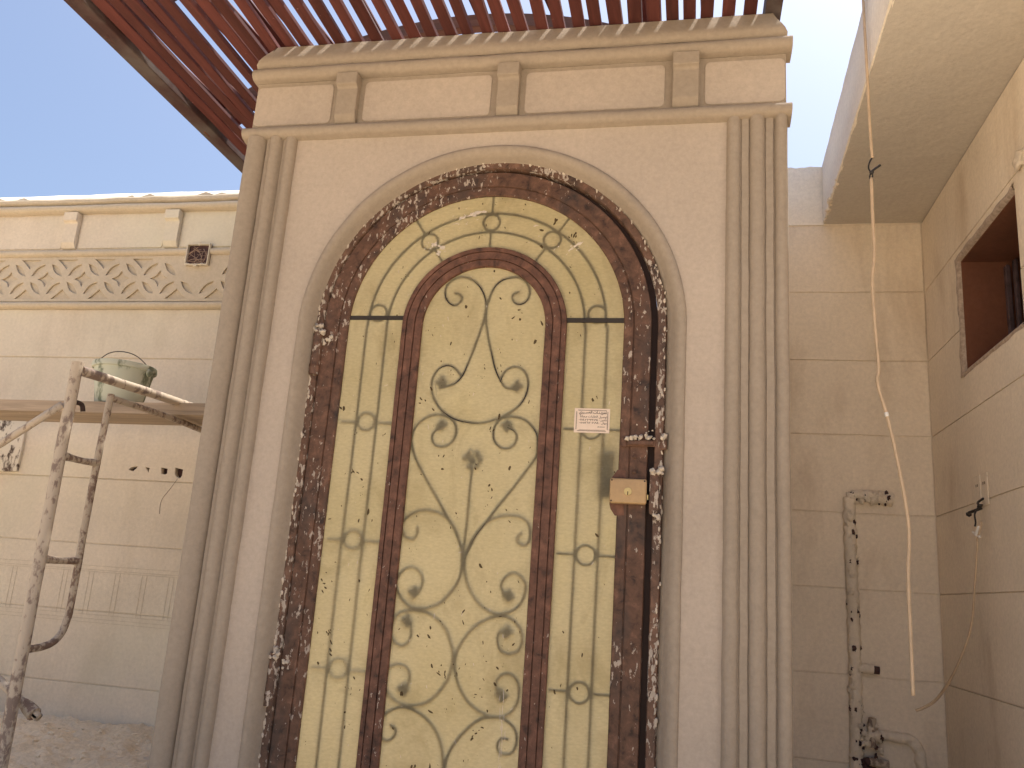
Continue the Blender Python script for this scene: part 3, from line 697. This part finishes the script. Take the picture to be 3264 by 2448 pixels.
# frieze: lattice of overlapping circles cut through a raised plate
FZ0, FZ1, TX = 2.512, 2.800, -4.133
P_ = .2585; H_ = .1165
holes = []
def vesica(x0, z0, x1, z1, w, s0=.17, s1=.83, n_=7):
    dx, dz = x1 - x0, z1 - z0; L = math.hypot(dx, dz); nx_, nz_ = -dz / L, dx / L; a = []; b = []
    for i in range(n_ + 1):
        t = s0 + (s1 - s0) * i / n_; q = math.sin(math.pi * i / n_) * w
        a.append((x0 + dx * t + nx_ * q, z0 + dz * t + nz_ * q)); b.append((x0 + dx * t - nx_ * q, z0 + dz * t - nz_ * q))
    return a + b[1:-1][::-1]
def diamond(cx, cz, hx, hz, k=.30, n_=6):
    c = [(cx + hx, cz), (cx, cz + hz), (cx - hx, cz), (cx, cz - hz)]; out = []
    for i in range(4):
        (xa, za), (xb, zb) = c[i], c[(i + 1) % 4]
        for j in range(n_):
            t = j / n_; s = math.sin(math.pi * t) * k
            mx, mz = xa + (xb - xa) * t, za + (zb - za) * t
            out.append((mx + (cx - mx) * s, mz + (cz - mz) * s))
    return out
ZM = .5 * (FZ0 + FZ1)
JB = (-2.945, -2.767)
for i in range(-12, 10):
    tx = TX + i * P_
    if not (WX0 + .3 < tx < WX1 - .2): continue
    for (xa, za, xb, zb) in ((tx, ZM + H_, tx + P_ / 2, ZM), (tx, ZM + H_, tx - P_ / 2, ZM), (tx, ZM - H_, tx + P_ / 2, ZM), (tx, ZM - H_, tx - P_ / 2, ZM)):
        if xa > JB[0] - .1 and xa < JB[1] + .1 and za > ZM and JB[0] - .02 < .5 * (xa + xb) < JB[1] + .02: continue
        holes.append(vesica(xa, za, xb, zb, .0175))
    if not (JB[0] - .06 < tx < JB[1] + .06): holes.append(diamond(tx, ZM, .058, .050))
    for s in (1, -1):
        xm = tx + P_ / 2
        if s > 0 and JB[0] - .09 < xm < JB[1] + .09: continue
        zt = ZM + s * (H_ + .010)
        holes.append([(xm - .070, zt), (xm - .040, zt - s * .022), (xm, zt - s * .060), (xm + .040, zt - s * .022), (xm + .070, zt)])
finish('lattice_frieze', plate_holes([(WX0, FZ0), (WX1, FZ0), (WX1, FZ1), (WX0, FZ1)], holes, BY - .010, .0135, .0030), 'tan_back', bw)
finish('frieze_backing', B(WX0, WX1, BY + .0036, BY + .0054, FZ0 + .003, FZ1 - .003), 'tan_back', bw)
def tor(y, z, r_): return [(BY + .05, z - r_ - .008), (y + .010, z - r_ - .006)] + ring_prof(y, z, r_, 10, 258, 100) + [(y + .010, z + r_ + .006), (BY + .05, z + r_ + .008)]
finish('moulding', sweep_x(tor(BY - .012, 2.488, .018), WX0, WX1, .05, .003), 'tan_back', bw, True, angle=50)
for a, b in ((WX0, -2.931), (-2.781, WX1)): finish('moulding', sweep_x(tor(BY - .012, 2.822, .019), a, b, .05, .0025), 'tan_back', bw, True, angle=50)
finish('moulding', sweep_x(tor(BY - .018, 3.116, .022), WX0, WX1, .05, .004), 'tan_back', bw, True, angle=50)
bxs = [-5.90, -5.20, -4.50, -3.80, -3.10, -2.40, -1.75]
for x in bxs: bracket(x - .010, x + .085, 2.852, 3.083, BY + .004, .050, bw, 'wall_back')
e = [WX0] + [v for x in bxs for v in (x - .010, x + .085)] + [WX1]
for i in range(0, len(e) - 1, 2):
    if e[i + 1] - e[i] > .1: finish('frieze_panel', prism_xz(rrect(e[i] + .010, e[i + 1] - .014, 2.858, 3.078, .010), BY - .001, BY + .0055, .003), 'wall_back', bw)
# coping with a zigzag of small points along its front edge and a slope behind, coloured white for strong sun
bm = sweep_x([(BY + .20, 3.147), (BY - .012, 3.147), (BY - .026, 3.158), (BY - .028, 3.174), (BY - .014, 3.190), (BY + .02, 3.194), (BY + .20, 3.196)], WX0, WX1, .04, .005)
finish('coping', bm, 'tan_back', bw, True, angle=40)
finish('coping_cap', sweep_x([(BY + .20, 3.1975), (BY - .002, 3.1945), (BY + .030, 3.228), (BY + .060, 3.250), (BY + .20, 3.254)], WX0, WX1, .05, .004), 'white', bw, True, angle=40)
for x in [-4.33, -4.17, -3.40, -3.26, -2.88, -2.76, -5.0, -2.3, -2.15]:
    hh = random.uniform(.014, .024); wd = random.uniform(.075, .11)
    bm = bmesh.new(); y0, y1 = BY - .026, BY + .004
    v_ = [bm.verts.new(p) for p in ((x - wd, y0, 3.165), (x + wd, y0, 3.165), (x + random.uniform(-.02, .02), y0 + .012, 3.186 + hh), (x - wd, y1, 3.19), (x + wd, y1, 3.19), (x, y1 + .012, 3.190 + hh))]
    for f in ((0, 1, 2), (0, 2, 5, 3), (1, 4, 5, 2), (3, 5, 4), (0, 3, 4, 1)): bm.faces.new([v_[i] for i in f])
    finish('coping_point', bm, 'tan_back', bw)
# open junction box stuffed with straw
jb = finish('junction_box', box(bmesh.new(), -2.931, -2.781, BY - .0135, BY - .0106, 2.730, 2.864), 'box', bw)
bm = bmesh.new(); jx0, jx1 = -2.925, -2.787; jz0, jz1 = 2.736, 2.858
bm = box(bm, jx0 - .005, jx0, BY - .034, BY - .0136, jz0 - .006, jz1 + .006); box(bm, jx1, jx1 + .005, BY - .034, BY - .0136, jz0 - .006, jz1 + .006); box(bm, jx0, jx1, BY - .034, BY - .0136, jz0 - .006, jz0); box(bm, jx0, jx1, BY - .034, BY - .0136, jz1, jz1 + .006)
finish('box_rim', bm, 'wall_back', jb)
bm = bmesh.new()
for _ in range(24):
    low = random.random() < .35
    x = random.uniform(jx0 + .02, jx1 - .02); z = random.uniform(jz0 + .006, jz0 + .035) if low else random.uniform(jz0 + .02, jz1 - .03)
    a = random.gauss(0, .25) if low else random.uniform(0, math.pi); L = random.uniform(.02, .055)
    q = [(x + L * t * math.cos(a), BY - random.uniform(.015, .032), z + L * t * math.sin(a) + random.gauss(0, .006)) for t in (-1, 0, 1)]
    q = [(min(jx1 - .003, max(jx0 + .003, p[0])), p[1], min(jz1 - .004, max(jz0 + .003, p[2]))) for p in q]
    tube(q, random.uniform(.0009, .0018), 4, 3, bm)
finish('straw', bm, 'straw', jb, kind='stuff')
bm = bmesh.new()
for _ in range(26):
    s = random.choice((0, 1, 2)); x, z = (random.uniform(jx0, jx1), jz1 + .006) if s == 0 else ((jx0 - .006, random.uniform(jz0, jz1)) if s == 1 else (random.uniform(jx0, jx1), jz0 - .006))
    blob(bm, (x + random.gauss(0, .004), BY - .030, z + random.gauss(0, .004)), random.uniform(.003, .009), 1, .6)
finish('plaster_crumbs', bm, 'wall_back', jb, True, kind='stuff')

# ------------------------------------------------------------------ courtyard wall (right of the gate, same line as the boundary wall)
cw = thing('courtyard_wall', 'plastered back wall in scored courses between the gate and the house corner', 'wall', (.7, BY, 0))
CX0, CX1, HX = .16, 1.104, 1.108
finish('wall_core', B(CX0, 1.30, BY + .006, BY + .20, 0, 3.235), 'wall_house', cw)
CZ = [0.0, .375, .742, 1.119, 1.465, 1.836, 2.203, 2.556, 2.918]
for a, b in zip(CZ[:-1], CZ[1:]):
    # slightly wavering joints, as trowelled by hand
    n_ = 16; s1, s2 = random.uniform(0, 50), random.uniform(0, 50)
    top = [(CX0 + (CX1 - CX0) * i / n_, b - .003 + .004 * noise.noise(Vector((i * .35, b * 9, 1)))) for i in range(n_ + 1)]
    bot = [(CX0 + (CX1 - CX0) * i / n_, a + .003 + .004 * noise.noise(Vector((i * .35, a * 9, 1)))) for i in range(n_ + 1)]
    finish('plaster_course', prism_xz(bot + top[::-1], BY + random.uniform(-.001, .001), BY + .0055, .0015), 'wall_house', cw)
n_ = 40; top = [(CX0 + (CX1 - CX0) * i / n_, 3.247 + .012 * noise.noise(Vector((i * .7, 3, 0)))) for i in range(n_ + 1)]
finish('parapet', prism_xz([(CX0, 2.921), (CX1, 2.921)] + top[::-1], BY - .002, BY + .21), 'white', cw)  # top of the same wall, paler to carry the open sky's brightness

# ------------------------------------------------------------------ house wall (right, runs towards the camera) with its window opening
hw = thing('house_wall', 'plastered house wall with a deep brown window opening at the right edge', 'wall', (HX, -1, 0))
HY0 = -.62
WY0, WY1, WZ0, WZ1 = .270, .930, 2.007, 2.506
D_ = .24
bm = box(bmesh.new(), HX + .006, HX + D_, WY1, BY + .003, 0, 3.25); box(bm, HX + .006, HX + D_, HY0, WY0, 0, 3.25); box(bm, HX + .006, HX + D_, WY0, WY1, 0, WZ0); box(bm, HX + .006, HX + D_, WY0, WY1, WZ1, 3.25)
finish('wall_core', bm, 'wall_house', hw)
def hcourse(polys):
    bm = bmesh.new()
    for pts_ in polys:
        b2 = prism_yz(pts_, HX + random.uniform(-.0006, .0006), HX + .0058); me = bpy.data.meshes.new('t'); b2.to_mesh(me); b2.free(); bm.from_mesh(me); bpy.data.meshes.remove(me)
    return finish('plaster_course', bm, 'wall_house', hw)
Y1 = BY - .002
for a, b in zip(CZ[:-1], CZ[1:]):
    a, b = a + .0025, b - .0025
    if b < WZ0 or a > WZ1: hcourse([[(HY0, a), (Y1, a), (Y1, b), (HY0, b)]])
    elif a < WZ0: hcourse([[(HY0, a), (Y1, a), (Y1, b), (WY1, b), (WY1, WZ0), (WY0, WZ0), (WY0, b), (HY0, b)]])
    else: hcourse([[(WY1, a), (Y1, a), (Y1, b), (HY0, b), (HY0, a), (WY0, a), (WY0, WZ1), (WY1, WZ1)]])
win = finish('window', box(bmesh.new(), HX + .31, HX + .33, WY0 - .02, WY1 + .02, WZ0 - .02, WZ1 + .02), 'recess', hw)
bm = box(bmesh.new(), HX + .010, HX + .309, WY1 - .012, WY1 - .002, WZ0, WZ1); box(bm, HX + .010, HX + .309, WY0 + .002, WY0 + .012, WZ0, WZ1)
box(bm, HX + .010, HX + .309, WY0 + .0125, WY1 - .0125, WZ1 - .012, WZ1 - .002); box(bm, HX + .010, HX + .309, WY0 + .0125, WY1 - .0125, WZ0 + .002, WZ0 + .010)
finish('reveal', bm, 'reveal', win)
# leaning boards with rounded tops inside the opening
def board(y, x0, x1, zt, mat):
    n_ = 8; w = (x1 - x0) / 2; pts_ = [(x0, WZ0 + .011), (x1, WZ0 + .011)] + [(x0 + w + w * math.cos(math.pi * i / n_), zt - w + w * math.sin(math.pi * i / n_)) for i in range(n_ + 1)]
    return finish('shutter_board', prism_xz(pts_, y, y + .022, .003), mat, win)
board(.876, HX + .165, HX + .185, WZ1 - .040, 'shutter'); board(.850, HX + .19, HX + .205, WZ1 - .025, 'shutter'); board(.80, HX + .20, HX + .30, WZ1 - .045, 'shutter')
# rough plaster lip round the opening
bm = bmesh.new()
def lip(p0, p1, w, dirv, n_=22):
    p0, p1, dirv = Vector(p0), Vector(p1), Vector(dirv)
    prev = None
    for i in range(n_ + 1):
        t = i / n_; p = p0.lerp(p1, t); k = 1 + .7 * noise.noise(p * 14)
        row = [bm.verts.new(p + dirv * (w * k) + Vector((-.0012, 0, 0))), bm.verts.new(p + dirv * (w * .4 * k) + Vector((-.007 * k, 0, 0))), bm.verts.new(p + dirv * -.004 + Vector((-.003, 0, 0))), bm.verts.new(p + dirv * -.012 + Vector((.018 + .006 * k, 0, 0)))]
        if prev:
            for j in range(3): bm.faces.new((prev[j], prev[j + 1], row[j + 1], row[j]))
        prev = row
lip((HX, WY1, WZ0 - .01), (HX, WY1, WZ1 + .01), .040, (0, 1, 0)); lip((HX, WY1 + .02, WZ1), (HX, WY0, WZ1), .022, (0, 0, 1)); lip((HX, WY1, WZ0), (HX, WY0, WZ0), .014, (0, 0, -1))
finish('plaster_lip', bm, 'pale_edge', hw, True)
finish('plaster_lump', blob(bmesh.new(), (HX - .004, .185, 2.575), .040, 3, .7, (.5, 1, .8)), 'rough', hw, True)

# ------------------------------------------------------------------ canopy slab over the passage
cs = thing('canopy_slab', 'plastered concrete canopy slab jutting from the house over the passage', 'canopy', (1, 0, 2.923))
n_ = 60; bm = bmesh.new(); rows = []
for i in range(n_ + 1):
    y = BY - .003 - 2.05 * i / n_; e = .648 - .0236 * (BY - y) + .003 * noise.noise(Vector((0, y * 3, 0))); q = .004 * noise.noise(Vector((5, y * 9, 0)))
    rows.append([bm.verts.new(p) for p in ((e + .004, y, 2.9235 + .0), (e + q, y, 2.930), (e + q * .5, y, 3.245), (e + .006, y, 3.252), (1.1135, y, 3.252), (1.1135, y, 2.9235))])
for i in range(n_):
    for j in range(6): bm.faces.new((rows[i][j], rows[i][(j + 1) % 6], rows[i + 1][(j + 1) % 6], rows[i + 1][j]))
bm.faces.new(rows[0]); bm.faces.new(rows[-1][::-1])
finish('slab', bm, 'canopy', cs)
bm = bmesh.new(); rows = []
for i in range(n_ + 1):
    y = BY - .004 - 2.048 * i / n_; e = .648 - .0236 * (BY - y); q = .003 * noise.noise(Vector((2, y * 7, 0))); w = .004 * noise.noise(Vector((7, y * 11, 3)))
    rows.append([bm.verts.new(p) for p in ((e + .008, y, 2.9245 + w), (e - .004 + q, y, 2.928 + w), (e - .004 + q, y, 3.250), (e + .008, y, 3.256))])
for i in range(n_):
    for j in range(3): bm.faces.new((rows[i][j], rows[i][j + 1], rows[i + 1][j + 1], rows[i + 1][j]))
finish('fascia', bm, 'white', cs)  # thin plate on the slab edge, its skylit brightness painted in
bm = bmesh.new()
for _ in range(34):
    y = BY - abs(random.gauss(0, .22)) - .02
    blob(bm, (.648 - .026 * (BY - y) + random.gauss(0, .003), y, 2.930 + random.gauss(0, .004)), random.uniform(.004, .011), 1, .7)
finish('plaster_crumbs', bm, 'rough', cs, kind='stuff')

# ------------------------------------------------------------------ exposed water pipe in the passage
wp = thing('water_pipe', 'mortar caked water pipe running down the back wall behind the cable', 'pipe', (.75, BY, 0))
finish('riser', tube([(.737, BY - .012, .02), (.735, BY - .012, .36), (.738, BY - .013, .55), (.741, BY - .012, .77), (.737, BY - .012, 1.1), (.733, BY - .012, 1.4), (.733, BY - .012, 1.535)], .027, 12, 16, lump=.009, lf=45), 'rough', wp, True)
finish('branch', tube([(.725, BY - .010, 1.537), (.78, BY - .012, 1.545), (.85, BY - .010, 1.540), (.925, BY - .006, 1.530)], .027, 10, 14, lump=.012, lf=50), 'rough', wp, True)
finish('tee', tube([(.74, BY - .014, .778), (.79, BY - .018, .776), (.815, BY - .018, .775)], .020, 10, 8, lump=.008, lf=50), 'rough', wp, True)
finish('tee_mouth', tube([(.805, BY - .020, .776), (.840, BY - .022, .774)], .017, 10, 1), 'box', wp, True, angle=40)
finish('branch', tube([(.745, BY - .016, .520), (.80, BY - .03, .500), (.85, BY - .02, .505), (.93, BY - .012, .500), (.975, BY - .010, .485), (.995, BY - .008, .43), (1.0, BY - .006, .30), (1.0, BY - .004, .05)], .022, 12, 10, lump=.010, lf=40), 'rough', wp, True)
bm = tube([(.798, BY - .035, .455), (.798, BY - .035, .545)], .016, 12, 1); tube([(.775, BY - .045, .400), (.86, BY - .045, .392)], .018, 10, 2, bm, lump=.005); tube([(.798, BY - .035, .545), (.800, BY - .04, .575)], [.020, .017], 10, 2, bm, lump=.004)
finish('valve', bm, 'tube', wp, True, angle=45)
bm = bmesh.new()
for _ in range(22): blob(bm, (random.uniform(.715, .83), BY - random.uniform(.012, .05), random.uniform(.33, .405)), random.uniform(.010, .022), 1, .6)
finish('fittings', bm, 'box', wp, True)
def caked(n_, r0, r1, amp, sq, proud):
    bm = bmesh.new()
    for _ in range(n_):
        t = random.random(); a = R(random.uniform(-75, 75)); q = .026 + proud
        if t < .62: x, y, z = .737 + q * math.sin(a), BY - .012 - q * math.cos(a), random.uniform(.3, 1.54) if random.random() < .6 else random.choice((.62, .78, 1.02, 1.22, 1.40)) + random.gauss(0, .03)
        elif t < .88: x, y, z = random.uniform(.73, .925), BY - .011 - q * math.cos(a), 1.538 + q * math.sin(a)
        else: x, y, z = random.uniform(.745, .84), BY - .03 - random.uniform(0, .02), random.uniform(.42, .55)
        blob(bm, (x, y, z), random.uniform(r0, r1), 2, amp, sq)
    return bm
finish('mortar_crumbs', caked(190, .004, .012, 1.1, (1, .7, 1.2), -.004), 'rough', wp, True, kind='stuff')
finish('dark_chips', caked(46, .003, .009, 1.4, (.9, .6, 1.4), -.001), 'box', wp, True, kind='stuff')

# ------------------------------------------------------------------ cables
hc = thing('hanging_cable', 'long white cable hanging from the canopy edge with a knotted joint', 'cable', (.61, .15, 3.25))
cp = [(.612, 3.262), (.607, 3.16), (.606, 2.919), (.604, 2.656), (.608, 2.561)]
finish('cable_length', tube([(1.02, .16, 3.262), (.80, .155, 3.258), (.64, .150, 3.268)] + [(x - (.006 if z > 2.9 else 0), .15 - .035 * min(1, (3.27 - z) / .3), z) for x, z in cp], .0052, 8, 5), 'cable', hc, True)
yk = .115
cp2 = [(.602, 2.484), (.602, 2.334), (.603, 2.195), (.594, 2.111), (.596, 1.977), (.604, 1.799), (.598, 1.751), (.621, 1.652), (.641, 1.55), (.664, 1.40), (.676, 1.268), (.668, 1.125), (.668, .916), (.668, .782)]
finish('cable_length', tube([(x, yk, z) for x, z in cp2], .0058, 8, 5), 'cable', hc, True)
bm = tube([(.608, yk, 2.564), (.598, yk, 2.545), (.594, yk, 2.522), (.601, yk - .003, 2.505), (.606, yk, 2.500)], .0028, 6, 4)
tube([(.600, yk, 2.506), (.615, yk - .004, 2.518), (.632, yk - .006, 2.530)], .0042, 6, 3, bm); tube([(.604, yk, 2.505), (.606, yk, 2.490), (.600, yk, 2.478), (.597, yk, 2.490), (.602, yk, 2.506)], .0026, 6, 4, bm)
blob(bm, (.604, yk, 2.506), .0075, 2, .5)
finish('wire_knot', bm, 'black', hc, True)
finish('tape', tube([(.622, yk, 1.648), (.6245, yk, 1.634)], .0068, 8, 1), 'white_plastic', hc, True)
sk = thing('wall_socket', 'unfinished twin socket flush in the house wall with black wire ends', 'socket', (HX, .80, 1.5))
bm = box(bmesh.new(), HX - .006, HX - .001, .806, .880, 1.442, 1.566, .002); box(bm, HX - .0055, HX - .001, .724, .800, 1.442, 1.566, .002)
finish('faceplate', bm, 'wall_house', sk)
for y in (.843, .762):
    for d in (-.008, .008): finish('socket_hole', B(HX - .0072, HX - .0056, y + d - .002, y + d + .002, 1.522, 1.532), 'recess', sk)
bm = tube([(HX - .006, .80, 1.437), (HX - .03, .815, 1.425), (HX - .04, .845, 1.420), (HX - .03, .865, 1.418)], .006, 6, 4); tube([(HX - .006, .775, 1.47), (HX - .03, .765, 1.452), (HX - .035, .74, 1.440)], .0045, 6, 4, bm)
tube([(HX - .02, .79, 1.438), (HX - .04, .775, 1.41), (HX - .045, .755, 1.375), (HX - .05, .750, 1.36)], .0035, 6, 4, bm); blob(bm, (HX - .03, .742, 1.436), .011, 1, .8); blob(bm, (HX - .035, .86, 1.417), .012, 1, .6)
finish('wire_end', bm, 'black', sk, True)
lc = thing('loose_cable', 'thin white cable looping down from the socket past the corner', 'cable', (1.05, .8, 1.4))
finish('cable_length', tube([(1.085, .77, 1.36), (1.07, .715, 1.375), (1.06, .700, 1.345), (1.058, .732, 1.310), (1.058, .735, 1.284), (1.058, .797, 1.134), (1.055, .86, .985), (1.018, .94, .83), (.985, 1.06, .716), (.945, 1.09, .672), (.905, 1.10, .650)], [.0036, .0036, .0036, .0036, .0036, .0038, .0042, .005, .006, .0062, .006], 7, 6), 'cable', lc, True)
bm = tube([(1.056, .700, 1.355), (1.056, .718, 1.335), (1.057, .728, 1.328)], [.004, .008, .011], 8, 3); tube([(1.05, .752, 1.338), (1.058, .726, 1.322), (1.06, .706, 1.318)], .0045, 6, 3, bm)
finish('connector', bm, 'white_plastic', lc, True)

# ------------------------------------------------------------------ scaffold, plank and bucket (left)
SX = -2.357
sf = thing('scaffold', 'mortar splashed tubular scaffold frame standing in the dirt before the boundary wall', 'scaffold', (SX, .05, 0))
def scaff(dx, far):
    x = SX + dx
    for y in (.052, 1.255):
        finish('post', tube([(x + (.012 if y < 1 else 0), y, .02), (x, y, .9), (x - .006, y, 1.757)], .0225, 14, 6, lump=.0012), 'tube', sf, True, angle=50)
    finish('top_rail', tube([(x, .070, 1.728), (x, .66, 1.752), (x, 1.240, 1.770)], .0205, 12, 6, lump=.0012), 'tube', sf, True, angle=50)
    finish('lower_rail', tube([(x, .268, 1.664), (x, .66, 1.672), (x, 1.04, 1.664)], .0145, 10, 6, lump=.001), 'tube2', sf, True, angle=50)
    finish('ladder_tube', tube([(x, .268, 1.68), (x, .258, 1.28), (x, .262, .90), (x, .258, .775), (x, .228, .712), (x, .170, .682), (x, .072, .672)], .0140, 10, 6, lump=.001), 'tube2', sf, True, angle=50)
    finish('ladder_tube', tube([(x, 1.04, 1.68), (x, 1.045, .90), (x, 1.05, .775), (x, 1.09, .712), (x, 1.15, .682), (x, 1.24, .672)], .0140, 10, 6), 'tube2', sf, True, angle=50)
    for z in (1.388, .998):
        finish('rung', tube([(x, .062, z), (x, .11, z - .002), (x, .17, z - .003), (x, .22, z), (x, .262, z + .001)], [.019, .014, .0125, .014, .018], 10, 4), 'tube2', sf, True)
        finish('rung', tube([(x, 1.245, z), (x, 1.145, z), (x, 1.048, z)], [.018, .0125, .018], 10, 4), 'tube2', sf, True)
    finish('brace_pin', tube([(x + .004, .060, 1.600), (x + .016, .090, 1.596), (x + .020, .10, 1.570)], .0095, 8, 3), 'recess', sf, True)
    finish('rail_clip', tube([(x, 1.0, 1.675), (x + .002, .985, 1.70), (x, .99, 1.735)], .008, 8, 3), 'tube2', sf, True)
scaff(0, False); scaff(-2.15, True)
finish('brace', tube([(SX - .02, .030, 1.580), (SX - 1.08, .03, .865), (SX - 2.13, .03, .16)], .0145, 10, 6), 'tube', sf, True)
finish('brace', tube([(SX + .030, .105, .470), (SX - .012, .105, .494), (SX - 1.08, .105, 1.11), (SX - 2.16, .105, 1.74)], .0150, 10, 6), 'tube', sf, True)
finish('brace_end', tube([(SX + .062, .100, .452), (SX + .030, .105, .470), (SX + .0, .106, .487)], [.026, .024, .017], 10, 4), 'tube2', sf, True, angle=50)
pk = thing('scaffold_plank', 'dusty brown plank laid across the scaffold rails under the bucket', 'plank', (-3.2, .86, 1.715))
bm = bmesh.new(); n_ = 50; rows = []
for i in range(n_ + 1):
    x = -5.0 + 3.17 * i / n_; s = -.008 * math.sin(math.pi * i / n_); q = .003 * noise.noise(Vector((x * 6, 1, 1)))
    rows.append([bm.verts.new(p) for p in ((x, .72 + q, 1.697 + s), (x, .722 + q, 1.752 + s + q), (x, .998, 1.754 + s), (x, 1.0, 1.697 + s))])
for i in range(n_):
    for j in range(4): bm.faces.new((rows[i][j], rows[i][(j + 1) % 4], rows[i + 1][(j + 1) % 4], rows[i + 1][j]))
bm.faces.new(rows[0]); bm.faces.new(rows[-1][::-1])
finish('board', bm, 'plank', pk)
bk = thing('bucket', 'dirty pale green bucket with wire handle standing on the scaffold plank', 'bucket', (-2.768, .86, 1.752))
bcx, bcy, bz = -2.768, .86, 1.754
def lathe(prof_, seg=28, bm=None):
    bm = bm or bmesh.new(); rows = [[bm.verts.new((bcx + r_ * math.cos(2 * math.pi * j / seg), bcy + r_ * math.sin(2 * math.pi * j / seg), bz + z)) for j in range(seg)] for r_, z in prof_]
    for i in range(len(rows) - 1):
        for j in range(seg): bm.faces.new((rows[i][j], rows[i][(j + 1) % seg], rows[i + 1][(j + 1) % seg], rows[i + 1][j]))
    return bm, rows
bm, rows = lathe([(.105, 0), (.108, .004), (.128, .12), (.140, .186), (.137, .188), (.118, .10), (.103, .008)])
bm.faces.new(rows[0][::-1]); bm.faces.new(rows[-1])
finish('pail', bm, 'bucket', bk, True, angle=50)
bm, rows = lathe([(.139, .176), (.149, .178), (.152, .190), (.149, .204), (.140, .206), (.136, .190)]); finish('rim', bm, 'bucket', bk, True, angle=50)
for s in (1, -1): finish('handle_lug', blob(bmesh.new(), (bcx + s * .150, bcy - .012, bz + .168), .022, 2, .2, (.5, 1, 1)), 'bucket', bk, True)
finish('handle', tube([(bcx - .150, bcy - .015, bz + .180), (bcx - .142, bcy - .02, bz + .222), (bcx - .085, bcy - .03, bz + .262), (bcx - .01, bcy - .03, bz + .272), (bcx + .07, bcy - .03, bz + .252), (bcx + .13, bcy - .02, bz + .208), (bcx + .152, bcy - .015, bz + .178)], .0026, 6, 6), 'wire', bk, True)

# ------------------------------------------------------------------ pergola: flat slats, arched ribs and a second, curved layer of slats
PZ = 3.098
pg = thing('pergola', 'dark red timber slat pergola with arched ribs over the gate', 'pergola', (-1.03, 0, PZ))
po = Vector((-1.03, 0, PZ))
PY0, PY1 = -1.80, 1.43  # unseen ends lengthened to shade the gate front and the scaffold
def slat_mesh(w, h, L):
    bm = B(-w / 2, w / 2, -L / 2, L / 2, 0, h, .0025); bmesh.ops.recalc_face_normals(bm, faces=bm.faces)
    me = bpy.data.meshes.new('slat'); bm.to_mesh(me); bm.free(); me.materials.append(MAT['slat']); return me
L_ = PY1 - PY0
flat_me = slat_mesh(.045, .022, L_); wide_me = slat_mesh(.052, .022, L_); curv_me = slat_mesh(.038, .020, 1.75)
def put(me, loc, rx=0, ry=0, rz=0):
    o = bpy.data.objects.new('slat', me); C.objects.link(o); o.parent = pg; o.location = Vector(loc) - po; o.rotation_euler = (rx, ry, rz)
x = -2.268
while x < .200:
    left = x < -1.75
    put(wide_me if (random.random() < (.5 if left else .06)) else flat_me, (x + random.uniform(-.004, .004), .5 * (PY0 + PY1) + random.uniform(-.03, .03), PZ + .002), ry=R(random.gauss(0, 7)), rz=R(random.gauss(0, .7)) if x < .05 else R(.3))
    x += random.choice((.064, .071, .076, .082))
finish('edge_beam', B(-2.385, -2.305, PY0 - .05, PY1 + .08, PZ - .02, PZ + .075, .004), 'beam', pg)
finish('edge_beam', B(.238, .296, PY0 + .6, .30, PZ + .002, PZ + .085, .004), 'beam', pg)
VR, VCX, VPK = 2.02, -1.03, 3.568
VCZ = VPK - VR
def rib(y, h=.085, t=.045, mat='rib', r0=VR, a_=41):
    prof_ = [(r0, y), (r0, y + t), (r0 + h, y + t), (r0 + h, y)]
    fr = [(lambda a, b, s=s: (VCX + a * math.sin(s), b, VCZ + a * math.cos(s))) for s in [R(-a_ + 2 * a_ * k / 48) for k in range(49)]]
    finish('arch_rib', sweep(fr, prof_), mat, pg)
rib(-.16, .07, .05, 'beam'); rib(.575, .063, .05)
th = -40.0
while th < 30:
    s = R(th); rr = VR + .073
    put(curv_me, (VCX + rr * math.sin(s), -.17 + random.uniform(-.03, .03), VCZ + rr * math.cos(s)), 0, s, R(-5 + random.gauss(0, 2.6)))
    th += random.choice((2.0, 2.4, 3.0)) if th < -22 else random.choice((5.0, 6.5, 8.0))
